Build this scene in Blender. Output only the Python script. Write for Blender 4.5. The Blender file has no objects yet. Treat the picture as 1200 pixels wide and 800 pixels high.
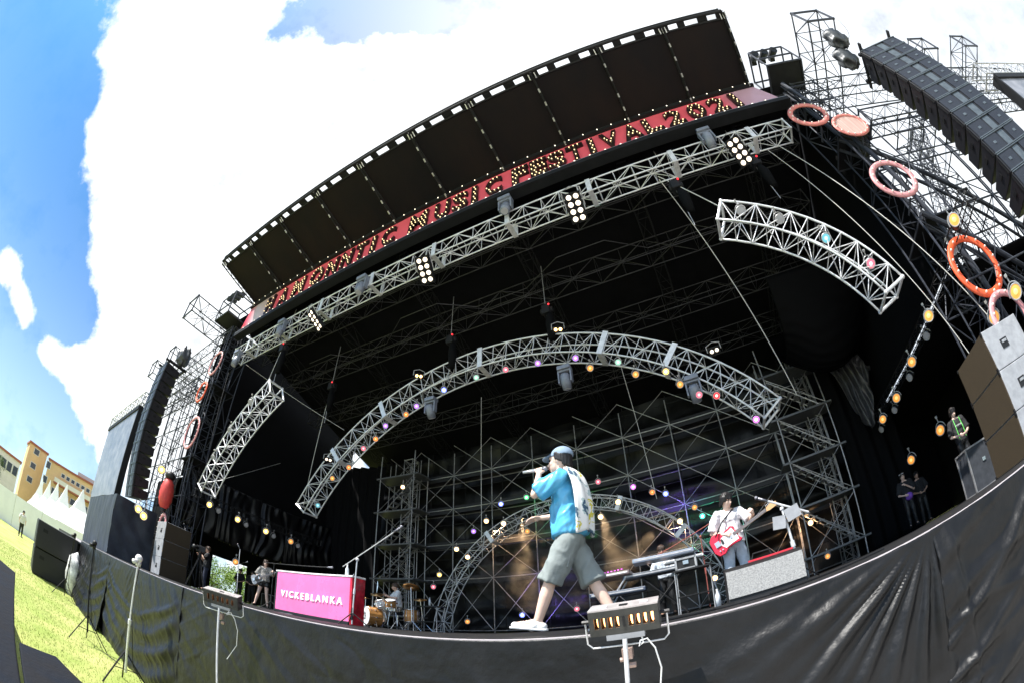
import bpy, bmesh, math, random
from mathutils import Vector, Matrix, noise
random.seed(7)
S = bpy.context.scene
C = S.collection
R = math.radians
V = Vector

# ---------------------------------------------------------------- camera (15.7 mm diagonal fisheye, low in front of the stage)
cd = bpy.data.cameras.new('camera')
cam = bpy.data.objects.new('camera', cd); C.objects.link(cam); S.camera = cam
S.render.engine = 'CYCLES'
cd.type = 'PANO'
cd.panorama_type = 'FISHEYE_EQUISOLID'
cd.fisheye_lens = 15.74
cd.fisheye_fov = math.pi * 1.2
cd.sensor_width = 36; cd.sensor_height = 24
cd.clip_start = 0.02; cd.clip_end = 3000
yaw, pitch, roll = R(-25.14), R(37.70), R(-2.288)
f_ = V((math.cos(pitch)*math.sin(yaw), math.cos(pitch)*math.cos(yaw), math.sin(pitch)))
r_ = V((math.cos(yaw), -math.sin(yaw), 0)); u_ = r_.cross(f_)
r2 = math.cos(roll)*r_ + math.sin(roll)*u_; u2 = -math.sin(roll)*r_ + math.cos(roll)*u_
cam.matrix_world = Matrix(((r2.x, u2.x, -f_.x, 0), (r2.y, u2.y, -f_.y, 0), (r2.z, u2.z, -f_.z, 0.05), (0, 0, 0, 1)))

# ---------------------------------------------------------------- world, sun, exposure
SUN = V((-0.30, -0.42, 0.86)).normalized()
el = math.asin(SUN.z); az = math.atan2(SUN.x, SUN.y)
W = bpy.data.worlds.new('World'); S.world = W; W.use_nodes = True
nt = W.node_tree; N = nt.nodes; L = nt.links; N.clear()
def node(t, **k):
    n = N.new(t)
    for a, b in k.items(): setattr(n, a, b)
    return n
def vmath(op, a, b=None):
    n = node('ShaderNodeVectorMath', operation=op)
    for i, x in enumerate((a, b)):
        if x is None: continue
        if isinstance(x, (tuple, list, Vector)): n.inputs[i].default_value = x
        else: L.new(x, n.inputs[i])
    return n
def fmath(op, a, b=None, c=None, clamp=False):
    n = node('ShaderNodeMath', operation=op); n.use_clamp = clamp
    for i, x in enumerate((a, b, c)):
        if x is None: continue
        if isinstance(x, (int, float)): n.inputs[i].default_value = x
        else: L.new(x, n.inputs[i])
    return n.outputs[0]
sky = node('ShaderNodeTexSky', sky_type='NISHITA'); sky.sun_disc = False
sky.sun_elevation = el; sky.sun_rotation = az; sky.air_density = 1.0; sky.dust_density = 0.6; sky.ozone_density = 2.0
bg1 = node('ShaderNodeBackground'); bg1.inputs[1].default_value = 0.07
tint = vmath('MULTIPLY', sky.outputs[0], (0.30, 0.80, 1.15)); L.new(tint.outputs[0], bg1.inputs[0])
tc = node('ShaderNodeTexCoord')
D = tc.outputs['Generated']
nz = node('ShaderNodeTexNoise'); nz.inputs['Scale'].default_value = 3.2; nz.inputs['Detail'].default_value = 9; nz.inputs['Roughness'].default_value = 0.62
L.new(D, nz.inputs['Vector'])
nz2 = node('ShaderNodeTexNoise'); nz2.inputs['Scale'].default_value = 9; nz2.inputs['Detail'].default_value = 12; nz2.inputs['Roughness'].default_value = 0.6
L.new(D, nz2.inputs['Vector'])
# cloud lobes: direction, angular radius (deg), weight
LOBES = [((-.60,-.25,.75),10,1.1),((-.69,-.13,.70),9,1.2),((-.76,.02,.64),10,1.3),((-.81,.13,.55),10,1.2),((-.86,.23,.43),8,1.1),((-.75,-.36,.55),13,-.9),((-.88,-.06,.46),8,-.9),((-.94,.02,.34),5,-.5),((-.97,.02,.20),6,-.7),
 ((-.60,-.02,.79),14,1.3),((-.715,.16,.68),17,1.5),((-.555,.19,.817),15,1.4),((-.359,.21,.917),10,1.2),((-.166,.27,.957),10,1.1),
 ((.016,.26,.98),9,.9),((.19,.28,.953),10,.9),((-.962,.133,.237),5,.9),((-.938,-.141,.316),2.2,.95),((-.954,-.06,.301),2.2,1.0),
 ((-.954,.0,.305),2.4,1.1),((-.946,.069,.316),3.4,1.1),((-.904,-.236,.357),2.2,.95),((-.92,-.19,.335),2.2,.9),((-.801,.24,.573),14,1.3),((.444,.312,.84),12,.55),
 ((-.563,-.329,.758),6,.7),((-.488,-.081,.869),4.5,-1.0),((-.328,-.02,.945),8,-.8),((-.206,.04,.975),7,-.6),((-.84,.45,.35),20,1.0),((-.92,.30,.27),6,.6),
 ((.1,-.75,.6),22,1.0),((.8,-.4,.3),16,.8),((-.3,-.9,.25),15,.8)]
acc = None
for c, r, w in LOBES:
    c = V(c).normalized()
    d = vmath('DOT_PRODUCT', D, c).outputs['Value']
    k = 1.0 / (1 - math.cos(R(r)))
    e = fmath('MULTIPLY', fmath('EXPONENT', fmath('MULTIPLY', fmath('SUBTRACT', d, 1.0), k)), w)
    acc = e if acc is None else fmath('ADD', acc, e)
n1 = fmath('MULTIPLY', fmath('SUBTRACT', nz.outputs[0], 0.5), 2.3)
n2 = fmath('MULTIPLY', fmath('SUBTRACT', nz2.outputs[0], 0.5), 2.0)
dens = fmath('ADD', fmath('ADD', acc, n1), n2)
mr = node('ShaderNodeMapRange'); mr.interpolation_type = 'SMOOTHSTEP'
mr.inputs[1].default_value = 0.30; mr.inputs[2].default_value = 0.86
L.new(dens, mr.inputs[0])
sep = node('ShaderNodeSeparateXYZ'); L.new(D, sep.inputs[0])
hz = fmath('MULTIPLY', fmath('POWER', fmath('SUBTRACT', 1.0, fmath('ABSOLUTE', sep.outputs[2]), None, True), 3.0), 0.62)
sund = vmath('DOT_PRODUCT', D, (0.10, 0.30, 0.95)).outputs['Value']
glow = fmath('MULTIPLY', fmath('POWER', fmath('MAXIMUM', sund, 0.0), 5.0), 0.85)
sund2 = vmath('DOT_PRODUCT', D, (0.80, 0.50, 0.33)).outputs['Value']
glow2 = fmath('MULTIPLY', fmath('POWER', fmath('MAXIMUM', sund2, 0.0), 4.0), 0.75)
fac = fmath('MAXIMUM', mr.outputs[0], fmath('ADD', fmath('ADD', hz, glow), glow2, None, True))
bg2 = node('ShaderNodeBackground'); bg2.inputs[0].default_value = (0.93, 0.97, 1.0, 1); cs_ = node('ShaderNodeMapRange'); cs_.inputs[1].default_value = .30; cs_.inputs[2].default_value = .50; cs_.inputs[3].default_value = .44; cs_.inputs[4].default_value = .66; L.new(nz2.outputs[0], cs_.inputs[0]); L.new(cs_.outputs[0], bg2.inputs[1])
mix = node('ShaderNodeMixShader'); L.new(fac, mix.inputs[0]); L.new(bg1.outputs[0], mix.inputs[1]); L.new(bg2.outputs[0], mix.inputs[2])
wo = node('ShaderNodeOutputWorld'); L.new(mix.outputs[0], wo.inputs[0])
sl = bpy.data.lights.new('sun', 'SUN'); sl.energy = 4.2; sl.angle = R(0.5); sl.color = (1.0, 0.96, 0.9)
so = bpy.data.objects.new('sun', sl); C.objects.link(so)
so.rotation_euler = SUN.to_track_quat('Z', 'Y').to_euler()
S.view_settings.view_transform = 'Standard'; S.view_settings.look = 'None'; S.view_settings.gamma = 1
S.view_settings.exposure = 1.2
S.cycles.max_bounces = 6; S.cycles.transparent_max_bounces = 6
S.cycles.sample_clamp_indirect = 3.0

# ---------------------------------------------------------------- materials
MATS = {}
def mat(name, col, rough=0.6, metal=0.0, noise_amt=0.0, nscale=8.0, bump=0.0, bscale=20.0, emit=None, estr=0.0, stretch=None, col2=None, spec=0.5, trans=0.0):
    if name in MATS: return MATS[name]
    m = bpy.data.materials.new(name); m.use_nodes = True; t = m.node_tree
    b = t.nodes['Principled BSDF']
    b.inputs['Base Color'].default_value = (*col, 1); b.inputs['Roughness'].default_value = rough; b.inputs['Metallic'].default_value = metal
    b.inputs['Specular IOR Level'].default_value = spec
    if emit:
        b.inputs['Emission Color'].default_value = (*emit, 1); b.inputs['Emission Strength'].default_value = estr
    tcn = t.nodes.new('ShaderNodeTexCoord'); mp = t.nodes.new('ShaderNodeMapping')
    t.links.new(tcn.outputs['Object'], mp.inputs[0])
    if stretch: mp.inputs['Scale'].default_value = stretch
    if noise_amt > 0 or col2:
        n = t.nodes.new('ShaderNodeTexNoise'); n.inputs['Scale'].default_value = nscale; n.inputs['Detail'].default_value = 6; n.inputs['Roughness'].default_value = .65
        t.links.new(mp.outputs[0], n.inputs['Vector'])
        cr = t.nodes.new('ShaderNodeValToRGB'); cr.color_ramp.elements[0].position = .35; cr.color_ramp.elements[1].position = .65
        c2 = col2 if col2 else tuple(min(1, c * (1 + noise_amt)) for c in col)
        c1 = col if col2 else tuple(c * (1 - noise_amt) for c in col)
        cr.color_ramp.elements[0].color = (*c1, 1); cr.color_ramp.elements[1].color = (*c2, 1)
        t.links.new(n.outputs[0], cr.inputs[0]); t.links.new(cr.outputs[0], b.inputs['Base Color'])
        rm = t.nodes.new('ShaderNodeMapRange'); rm.inputs[3].default_value = max(.05, rough - .12); rm.inputs[4].default_value = min(1, rough + .15)
        t.links.new(n.outputs[0], rm.inputs[0]); t.links.new(rm.outputs[0], b.inputs['Roughness'])
    if bump > 0:
        n = t.nodes.new('ShaderNodeTexNoise'); n.inputs['Scale'].default_value = bscale; n.inputs['Detail'].default_value = 5
        t.links.new(mp.outputs[0], n.inputs['Vector'])
        bp = t.nodes.new('ShaderNodeBump'); bp.inputs['Strength'].default_value = bump; bp.inputs['Distance'].default_value = 0.03
        t.links.new(n.outputs[0], bp.inputs['Height']); t.links.new(bp.outputs[0], b.inputs['Normal'])
    MATS[name] = m; return m

alu = mat('aluminium', (.74, .745, .76), .38, .35, .15, 7)
steel = mat('galvanised_steel', (.41, .41, .415), .45, .6, .25, 5)
dsteel = mat('dark_painted_steel', (.010, .0105, .012), .6, .1, .3, 4, spec=.3)
bsteel = mat('blued_tower_steel', (.040, .045, .060), .5, .3, .3, 4)
black = mat('matt_black_plastic', (.007, .007, .008), .5, 0, .2, 12)
bcloth = mat('black_stage_cloth', (.0035, .0037, .0045), .85, 0, .3, 2, .25, 14, spec=.12)
skirtm = mat('satin_skirt_cloth', (.0065, .0067, .0075), .40, 0, .4, 2.5, .35, 9, spec=.30)
satin = mat('glossy_black_backcloth', (.005, .005, .0055), .36, 0, .25, 2, .5, 6, stretch=(1, 1, .5), spec=.35)
deckm = mat('black_stage_deck', (.008, .008, .009), .55, 0, .3, 3, .1, 30)
white = mat('white_paint', (.78, .78, .77), .45, 0, .06, 6)
pinkedge = mat('pale_lip_tape', (.62, .56, .57), .5, 0, .1, 10)
grille = mat('brown_grille', (.05, .035, .018), .75, 0, .25, 60, .3, 160)
cabinet = mat('grey_cabinet', (.33, .34, .36), .5, .1, .15, 6)
paface = mat('pa_grille_blue_grey', (.020, .024, .034), .5, .2, .25, 30, .2, 120)
pabody = mat('pa_cabinet_black', (.008, .0085, .012), .5, 0, .2, 8)
navy = mat('navy_cover_cloth', (.028, .036, .052), .6, 0, .3, 2, .3, 8)
skin = mat('skin', (.62, .40, .30), .5, 0, .05, 20)
hairm = mat('black_hair', (.012, .010, .010), .4, 0, .4, 40, .5, 60, stretch=(1, 1, .15))
hairb = mat('brown_hair', (.05, .028, .018), .4, 0, .4, 40, .5, 60, stretch=(1, 1, .15))
eyem = mat('dark_eye', (.01, .008, .008), .2)
lipm = mat('lip', (.45, .17, .15), .5)
chrome = mat('chrome', (.75, .75, .75), .2, 1.0)
wht_cloth = mat('white_cloth', (.72, .72, .72), .8, 0, .08, 6, .2, 14)
red = mat('banner_red', (.62, .035, .05), .4, 0, .12, 3)
rpaint = mat('coral_ring_paint', (.60, .19, .16), .45, 0, .15, 5)
pinkpaint = mat('pink_ring_paint', (.60, .26, .27), .45, 0, .15, 5)
orpaint = mat('orange_ring_paint', (.75, .10, .03), .45, 0, .15, 5)
def emis(name, col, s, base=None):
    return mat(name, base or tuple(min(.9, c) for c in col), .4, 0, emit=col, estr=s)
LENS = {'amber': emis('lens_amber', (1, .36, .05), .42, (.5, .25, .06)), 'warm': emis('lens_warm_white', (1, .55, .20), 3), 'pink': emis('lens_pink', (1, .16, .24), .45),
        'violet': emis('lens_violet', (.42, .16, 1), .7), 'blue': emis('lens_blue', (.10, .14, 1), 2.5), 'green': emis('lens_green', (.05, .8, .2), .9),
        'teal': emis('lens_teal', (.03, .8, .45), 2), 'red': emis('lens_red', (1, .03, .04), 1.0), 'magenta': emis('lens_magenta', (.8, .1, .9), 1.4),
        'yellow': emis('lens_yellow', (1, .55, .10), 1.5), 'orange': emis('lens_orange', (1, .25, .04), .5), 'mint': emis('lens_mint', (.40, .8, .6), .3),
        'dim': emis('lens_unlit', (.8, .85, .9), .02, (.3, .3, .32)), 'cyan': emis('lens_cyan', (.15, .50, .6), .3)}
bulbm = emis('marquee_bulb', (1, .72, .38), 1.1)
bulbw = emis('edge_bulb', (1, .88, .70), 1.2)

# ---------------------------------------------------------------- mesh builder
class MB:
    def __init__(s): s.v = []; s.f = []; s.m = []
    def add(s, vs, fs, mi=0):
        o = len(s.v); s.v += [tuple(v) for v in vs]; s.f += [tuple(i + o for i in f) for f in fs]; s.m += [mi] * len(fs); return s
    def box(s, c, d, rot=None, mi=0):
        c = V(c); h = V(d) / 2
        vs = [V((x * h.x, y * h.y, z * h.z)) for x in (-1, 1) for y in (-1, 1) for z in (-1, 1)]
        if rot is not None: vs = [rot @ v for v in vs]
        return s.add([c + v for v in vs], [(0, 1, 3, 2), (4, 6, 7, 5), (0, 4, 5, 1), (2, 3, 7, 6), (0, 2, 6, 4), (1, 5, 7, 3)], mi)
    def tube(s, p, q, r, n=6, r1=None, cap=True, mi=0):
        p, q = V(p), V(q); d = q - p
        if d.length < 1e-6: return s
        a = d.orthogonal().normalized(); b = d.normalized().cross(a); r1 = r if r1 is None else r1
        vs = [p + (a * math.cos(t) + b * math.sin(t)) * r for t in [2 * math.pi * i / n for i in range(n)]] + \
             [q + (a * math.cos(t) + b * math.sin(t)) * r1 for t in [2 * math.pi * i / n for i in range(n)]]
        fs = [(i, (i + 1) % n, n + (i + 1) % n, n + i) for i in range(n)]
        if cap: fs += [tuple(range(n))[::-1], tuple(range(n, 2 * n))]
        return s.add(vs, fs, mi)
    def path(s, pts, r, n=6, mi=0):
        pts = [V(p) for p in pts]; rings = []; up = None
        for i, p in enumerate(pts):
            d = (pts[min(i + 1, len(pts) - 1)] - pts[max(i - 1, 0)]).normalized()
            a = d.orthogonal().normalized() if up is None else (up - d * up.dot(d)).normalized()
            up = a; b = d.cross(a); rr = r[i] if isinstance(r, (list, tuple)) else r
            rings.append([p + (a * math.cos(t) + b * math.sin(t)) * rr for t in [2 * math.pi * k / n for k in range(n)]])
        vs = [v for g in rings for v in g]; fs = []
        for i in range(len(pts) - 1):
            for k in range(n): fs.append((i * n + k, i * n + (k + 1) % n, (i + 1) * n + (k + 1) % n, (i + 1) * n + k))
        fs += [tuple(range(n))[::-1], tuple((len(pts) - 1) * n + k for k in range(n))]
        return s.add(vs, fs, mi)
    def ball(s, c, r, n=10, k=6, rot=None, mi=0):
        c = V(c); r = V(r) if not isinstance(r, (int, float)) else V((r, r, r)); vs = []; fs = []
        for i in range(1, k):
            th = math.pi * i / k
            for j in range(n):
                v = V((r.x * math.sin(th) * math.cos(2 * math.pi * j / n), r.y * math.sin(th) * math.sin(2 * math.pi * j / n), r.z * math.cos(th)))
                vs.append(c + (rot @ v if rot is not None else v))
        t = V((0, 0, r.z)); 
        if rot is not None: t = rot @ t
        vs += [c + t, c - t]; T = len(vs) - 2
        for i in range(k - 2):
            for j in range(n): fs.append((i * n + j, (i + 1) * n + j, (i + 1) * n + (j + 1) % n, i * n + (j + 1) % n))
        for j in range(n):
            fs.append((T, j, (j + 1) % n)); fs.append((T + 1, (k - 2) * n + (j + 1) % n, (k - 2) * n + j))
        return s.add(vs, fs, mi)
    def limb(s, p, q, r0, r1, n=12):
        s.tube(p, q, r0, n, r1); s.ball(p, r0 * .99, n, 8); s.ball(q, r1 * .99, n, 8); return s
    def torus(s, c, R_, r, ax, n=32, k=8, sx=1, sy=1, mi=0, flat=1.0):
        ax = V(ax).normalized(); a = ax.orthogonal().normalized(); b = ax.cross(a)
        if abs(ax.y) > .5: a = V((1, 0, 0)); b = V((0, 0, 1))
        c = V(c); vs = []; fs = []
        for i in range(n):
            t = 2 * math.pi * i / n; dr = a * math.cos(t) * sx + b * math.sin(t) * sy
            for j in range(k):
                w = 2 * math.pi * j / k; vs.append(c + dr * (R_ + r * math.cos(w)) + ax * r * flat * math.sin(w))
        for i in range(n):
            for j in range(k): fs.append((i * k + j, ((i + 1) % n) * k + j, ((i + 1) % n) * k + (j + 1) % k, i * k + (j + 1) % k))
        return s.add(vs, fs, mi)
    def prism(s, poly, th, M=None, mi=0):
        n = len(poly); vs = [V((x, y, -th / 2)) for x, y in poly] + [V((x, y, th / 2)) for x, y in poly]
        if M is not None: vs = [M @ v for v in vs]
        return s.add(vs, [tuple(range(n))[::-1], tuple(range(n, 2 * n))] + [(i, (i + 1) % n, n + (i + 1) % n, n + i) for i in range(n)], mi)
    def mesh(s, name):
        m = bpy.data.meshes.new(name); m.from_pydata(s.v, [], s.f); m.update()
        return m
    def build(s, name, mats, parent=None, smooth=False):
        m = s.mesh(name); mats = mats if isinstance(mats, (list, tuple)) else [mats]
        for a in mats: m.materials.append(a)
        if len(mats) > 1: m.polygons.foreach_set('material_index', s.m)
        if smooth: m.polygons.foreach_set('use_smooth', [True] * len(m.polygons))
        o = bpy.data.objects.new(name, m); C.objects.link(o)
        if parent is not None:
            o.parent = parent
        return o
def bevelled(o, w=.01, seg=2):
    b = o.modifiers.new('bevel', 'BEVEL'); b.width = w; b.segments = seg; b.limit_method = 'ANGLE'; return o
def tag(o, label, cat, group=None, kind=None):
    o['label'] = label
    if kind: o['kind'] = kind
    else: o['category'] = cat
    if group: o['group'] = group
    return o
def thing(name, label, cat, loc=(0, 0, 0), rz=0, group=None, rot=None):
    o = bpy.data.objects.new(name, None); C.objects.link(o); o.location = loc
    o.rotation_euler = rot if rot is not None else (0, 0, rz); o.empty_display_size = .1
    return tag(o, label, cat, group)
def struct(o): o['kind'] = 'structure'; return o
def copy_thing(root, loc, rot, label, group=None):
    r = root.copy(); C.objects.link(r); r.location = loc; r.rotation_euler = rot; r['label'] = label
    if group: r['group'] = group
    for ch in root.children:
        c = ch.copy(); C.objects.link(c); c.parent = r
        for g in ch.children:
            d = g.copy(); C.objects.link(d); d.parent = c
    return r
def grid_cloth(name, P, nu, nv, m, parent=None):
    vs = []; fs = []
    for j in range(nv + 1):
        for i in range(nu + 1): vs.append(P(i / nu, j / nv))
    for j in range(nv):
        for i in range(nu):
            a = j * (nu + 1) + i; fs.append((a, a + 1, a + nu + 2, a + nu + 1))
    b = MB(); b.add(vs, fs); o = b.build(name, m, parent, True)
    so_ = o.modifiers.new('thick', 'SOLIDIFY'); so_.thickness = .012
    return o
def fn(x, y, z=0): return noise.noise(V((x, y, z)))
ORD = ['first', 'second', 'third', 'fourth', 'fifth', 'sixth', 'seventh', 'eighth', 'ninth', 'tenth', 'eleventh', 'twelfth', 'thirteenth', 'fourteenth', 'fifteenth', 'sixteenth', 'seventeenth', 'eighteenth', 'nineteenth', 'twentieth', 'twenty-first', 'twenty-second', 'twenty-third', 'twenty-fourth', 'twenty-fifth', 'twenty-sixth']

# ================================================================ SETTING
ZG = -2.0
gm = mat('lawn', (.22, .29, .05), .9, 0, 0, .9, .5, 40, col2=(.38, .39, .13))
g = MB(); g.box((0, 0, ZG - .5), (1600, 1600, 1)); struct(g.build('lawn', gm))
b = MB(); b.box((22, -36, ZG + .002), (72, 66.8, .004)); b.box((34, 6, ZG + .002), (36, 17, .004)); b.box((6.2, -.05, ZG + .002), (19.4, 5.0, .004)); struct(b.build('unseen_bounce_ground', mat('grey_bounce_sheet', (.46, .44, .41), .9, 0, .15, .6)))  # unseen grey sheets added to bounce neutral light in place of lawn green
# short grass blades near the stands, one countless mass
gb = MB(); rr = random.Random(3)
for i in range(26000):
    x = rr.uniform(-22, -3); y = rr.uniform(-2.2, 2.6)
    h = rr.uniform(.02, .055); a = rr.uniform(0, 6.28); w = .006; dx, dy = rr.uniform(-.02, .02), rr.uniform(-.02, .02)
    gb.add([(x - w * math.cos(a), y - w * math.sin(a), ZG), (x + w * math.cos(a), y + w * math.sin(a), ZG), (x + dx, y + dy, ZG + h)], [(0, 1, 2)])
o = gb.build('grass', mat('grass_blade', (.34, .40, .11), .8, 0, .4, 1.5)); tag(o, 'short sunlit grass blades on the lawn', None, kind='stuff')

# stage deck
d = MB(); d.box((-3, 10.3, -.075), (32, 15.4, .15)); o = d.build('stage_deck', deckm); struct(o)
d = MB(); d.box((-3, 2.585, -.045), (32, .03, .085)); o = d.build('stage_deck_edge', pinkedge); struct(o)
d = MB(); d.box((-23.2, 4.6, -.08), (8.3, 3.9, .14)); struct(d.build('side_stage_deck', deckm))
# dark body under the stage
d = MB(); d.box((-3, 10.4, -1.08), (31.8, 15.0, 1.8)); struct(d.build('stage_substructure', black))
d = MB(); d.box((-23.2, 4.6, -1.08), (8.1, 3.7, 1.8)); struct(d.build('side_stage_substructure', black))

# ---------------------------------------------------------------- black skirt along the stage front: separate cloths that overlap
SEG = [(-16.6, -11.2), (-11.2, -6.2), (-6.2, -2.22), (-2.22, 1.29), (1.29, 9.5)]
SLAB = ['crumpled black skirt cloth at the left end of the stage lip behind the three tripods', 'black skirt cloth with deep swags under the cameraman',
        'black skirt cloth hanging under the pink desk', 'black skirt cloth under the walking singer with long diagonal folds at its right', 'glossy wrinkled black skirt cloth at the right end of the lip']
def ridge(x, w): return math.exp(-(x / w) ** 2)
def creases(x, z, ang, sx_, sz_, seed):
    a = x * math.cos(ang) + z * math.sin(ang); c = -x * math.sin(ang) + z * math.cos(ang)
    n = fn(a * sx_ + seed, c * sz_, seed * 1.7); return 1 - abs(n) * 2.6
for si, (x0, x1) in enumerate(SEG):
    def P(u, v, x0=x0, x1=x1, si=si):
        x = x0 + (x1 + .12 - x0) * u; z = -.01 - v * 2.02; yy = 0.0; k = min(1, v * 5 + .05)
        yy += .03 * fn(x * 1.3, z * .25, si) * (0.4 + v) + .004 * fn(x * 9, z * 9, 5)
        c = (u - .5) * 2
        if si in (0, 1):
            sag = v - .30 * (1 - c * c)
            for n_, (d0, w_, am) in enumerate(((.12, .035, .05), (.27, .05, .07), (.47, .05, .08), (.68, .06, .09))):
                yy += am * ridge(sag - d0 + .05 * fn(x * .9, n_ * 3.1, si), w_ * (1.0 + .4 * fn(x, n_))) * (.45 + .40 * abs(c)) * (1 - abs(c) ** 10) * (1 + .8 * fn(x * 1.7, z * 1.7, n_))
            yy += .022 * max(0, creases(x, z, .9 if c < 0 else -.9, .7, 4.5, si + 1))
            yy += .05 * max(0, fn(x * 1.6, z * .35, 11 + si)) * k
        elif si == 2:
            yy += .010 * max(0, creases(x, z, .35, .5, 4.0, 3)) + .012 * max(0, creases(x, z, -.5, .6, 3.2, 6)) + .012 * fn(x * 2.2, z * 1.2, 8)
        else:
            if si == 3:
                ax = 1.30 - x; az_ = -z + .03; rad = math.hypot(ax, az_); ang = math.atan2(az_, ax) - .17 * rad
                for a0, w_, am in ((.03, .030, .035), (.17, .05, .07), (.30, .028, .03), (.43, .035, .075), (.60, .025, .03), (.74, .03, .045), (.95, .04, .05), (1.2, .035, .05), (1.42, .04, .06)):
                    w2 = w_ * (1 + .6 * rad); yy += am * ridge(ang - a0 - .03 * fn(rad * 2, a0 * 9), w2) * min(1, rad * 2.0) * math.exp(-rad * .50) * (1 + .3 * fn(rad * 3, a0 * 7, 2))
                yy += .010 * max(0, creases(x, z, .12, .5, 3.4, 4)) * min(1, rad * .6)
            else:
                t_ = x - x0
                yy += .045 * max(0, creases(x, z, .55, .45, 2.6, 7)) ** 2 + .03 * max(0, creases(x, z, .30, .9, 5.5, 2)) ** 2 + .03 * ridge(t_ - .1 - .25 * v, .03)
        fall = .25 * v * v if si == 0 else .06 * v * v
        return (x, 2.565 - abs(yy) * min(1, v * 9 + .10) - fall - .012 * (si % 2), z)
    o = grid_cloth('stage_skirt', P, 420 if si == 3 else 360, 130, skirtm)
    tag(o, SLAB[si], 'stage skirt', 'black cloths hung along the stage lip')

# ---------------------------------------------------------------- distant left: tents, fence, buildings, trees
tent_m = mat('white_tent_canvas', (.85, .85, .86), .6, 0, .04, 1)
for i, (x, y, w, h) in enumerate([(-92, 3.2, 5, 6.9), (-80, 4.3, 5, 6.4), (-70, 5.1, 5, 6.0), (-60, 5.7, 5, 5.5), (-48, 6.5, 5, 4.9)]):
    t = thing('marquee_tent', 'white peaked marquee tent, ' + ['farthest and leftmost of the row below the tan buildings', 'second from the left of the row', 'middle one of the row of five', 'second closest to the navy covered box', 'closest to the navy covered box and widest'][i], 'tent', (x, y, ZG), 0, 'white tents in a row')
    b = MB(); s = w / 2; hw = 2.6
    prof = [(1, 0), (.62, .22), (.32, .48), (.12, .78), (.02, 1)]
    vs = []; 
    for k, (a, q) in enumerate(prof):
        for cx, cy in ((-1, -1), (1, -1), (1, 1), (-1, 1)): vs.append((cx * s * a, cy * s * a, hw + q * (h + 2 - hw)))
    fs = [(k * 4 + j, k * 4 + (j + 1) % 4, (k + 1) * 4 + (j + 1) % 4, (k + 1) * 4 + j) for k in range(4) for j in range(4)]
    b.add(vs, fs); b.build('canopy', tent_m, t)
    b = MB(); b.box((0, 0, hw / 2), (w * .99, w * .99, hw)); b.build('side_wall', tent_m, t)
    for cx in (-1, 1):
        for cy in (-1, 1): b = MB(); b.tube((cx * s, cy * s, 0), (cx * s, cy * s, hw), .05); b.build('pole', alu, t)
def fence(name, label, p, q, h, m, n):
    t = thing(name, label, 'fence', p); dx = V(q) - V(p)
    for i in range(n):
        a = dx * (i / n); c = dx * ((i + .5) / n); ang = math.atan2(dx.y, dx.x)
        b = MB(); b.box((c.x, c.y, h / 2), (dx.length / n * .98, .04, h), Matrix.Rotation(ang, 3, 'Z')); b.build('panel', m, t)
        b = MB(); b.tube((a.x, a.y, 0), (a.x, a.y, h + .1), .05); b.build('post', alu, t)
fence('hoarding', 'long white hoarding along the far edge of the lawn', (-47, -26, ZG), (-35, 4.4, ZG), 2.4, tent_m, 12)

tan = mat('tan_render', (.60, .42, .23), .8, 0, .08, .4)
dkwin = mat('dark_window_glass', (.04, .05, .07), .15, 0, .2, 3)
wframe = mat('pale_window_frame', (.6, .58, .55), .6)
rust = mat('red_brown_trim', (.28, .09, .05), .7, 0, .1, 3)
def building(name, label, loc, rz, w, dp, h, wallm, rows):
    t = thing(name, label, 'building', loc, rz)
    b = MB(); b.box((0, dp / 2, h / 2), (w, dp, h)); b.build('wall', wallm, t)
    b = MB(); b.box((0, dp / 2, h + .25), (w + .6, dp + .6, .5)); b.build('parapet', rust, t)
    for (x0, x1, n, z, ww, wh) in rows:
        for i in range(n):
            x = x0 + (x1 - x0) * (i / max(1, n - 1))
            f = MB(); f.box((x, -.06, z), (ww + .3, .12, wh + .3)); fo = f.build('window', wframe, t)
            f = MB(); f.box((x, -.135, z), (ww, .03, wh)); f.box((x, -.16, z), (.09, .03, wh)); f.build('pane', dkwin, fo)
    return t
rz = R(93)
building('tan_tower_block', 'tan rendered block with narrow twin windows, leftmost of the tan buildings', (-118, .9, ZG), R(96), 5.6, 8, 16.6, tan,
         [(-.4, -.4, 1, 15.5, 1.5, 1.3), (-.4, -.4, 1, 12, 1.5, 1.3), (-.4, -.4, 1, 8.5, 1.5, 1.3)])
t = building('tan_apartment_building', 'long tan building with balconies behind the white tents', (-112, 12.0, ZG), R(80), 15.5, 9, 15.2, tan,
         [(-7.6, -7.6, 1, 14, 1.1, 1.5), (-7.6, -7.6, 1, 10.5, 1.1, 1.5), (-4.2, 7.0, 5, 8.8, 2.0, 1.9), (-4.2, 7.0, 5, 5.2, 2.0, 1.9), (-3, 7.2, 8, 13.6, .9, .8)])
for z in (7.0, 11.0):
    b = MB(); b.box((1.3, -1.0, z), (12.6, 2.0, .35)); b.build('balcony', rust, t)
    b = MB(); b.box((1.3, -1.95, z + .75), (12.4, .08, 1.0)); b.build('balcony_rail', wframe, t)
b = MB(); b.box((3, 4, 16.2), (5, 3, 1.4)); b.build('roof_plant', mat('grey_louvre', (.4, .4, .42), .6), t)
building('dark_glazed_building', 'long low building with a dark window band at the far left edge', (-104, -10.2, ZG), R(95), 15, 8, 9.6, mat('pale_concrete', (.6, .56, .52), .8, 0, .08, 1),
         [(-6.6, 6.6, 9, 7.4, 1.3, 1.9)])
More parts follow.
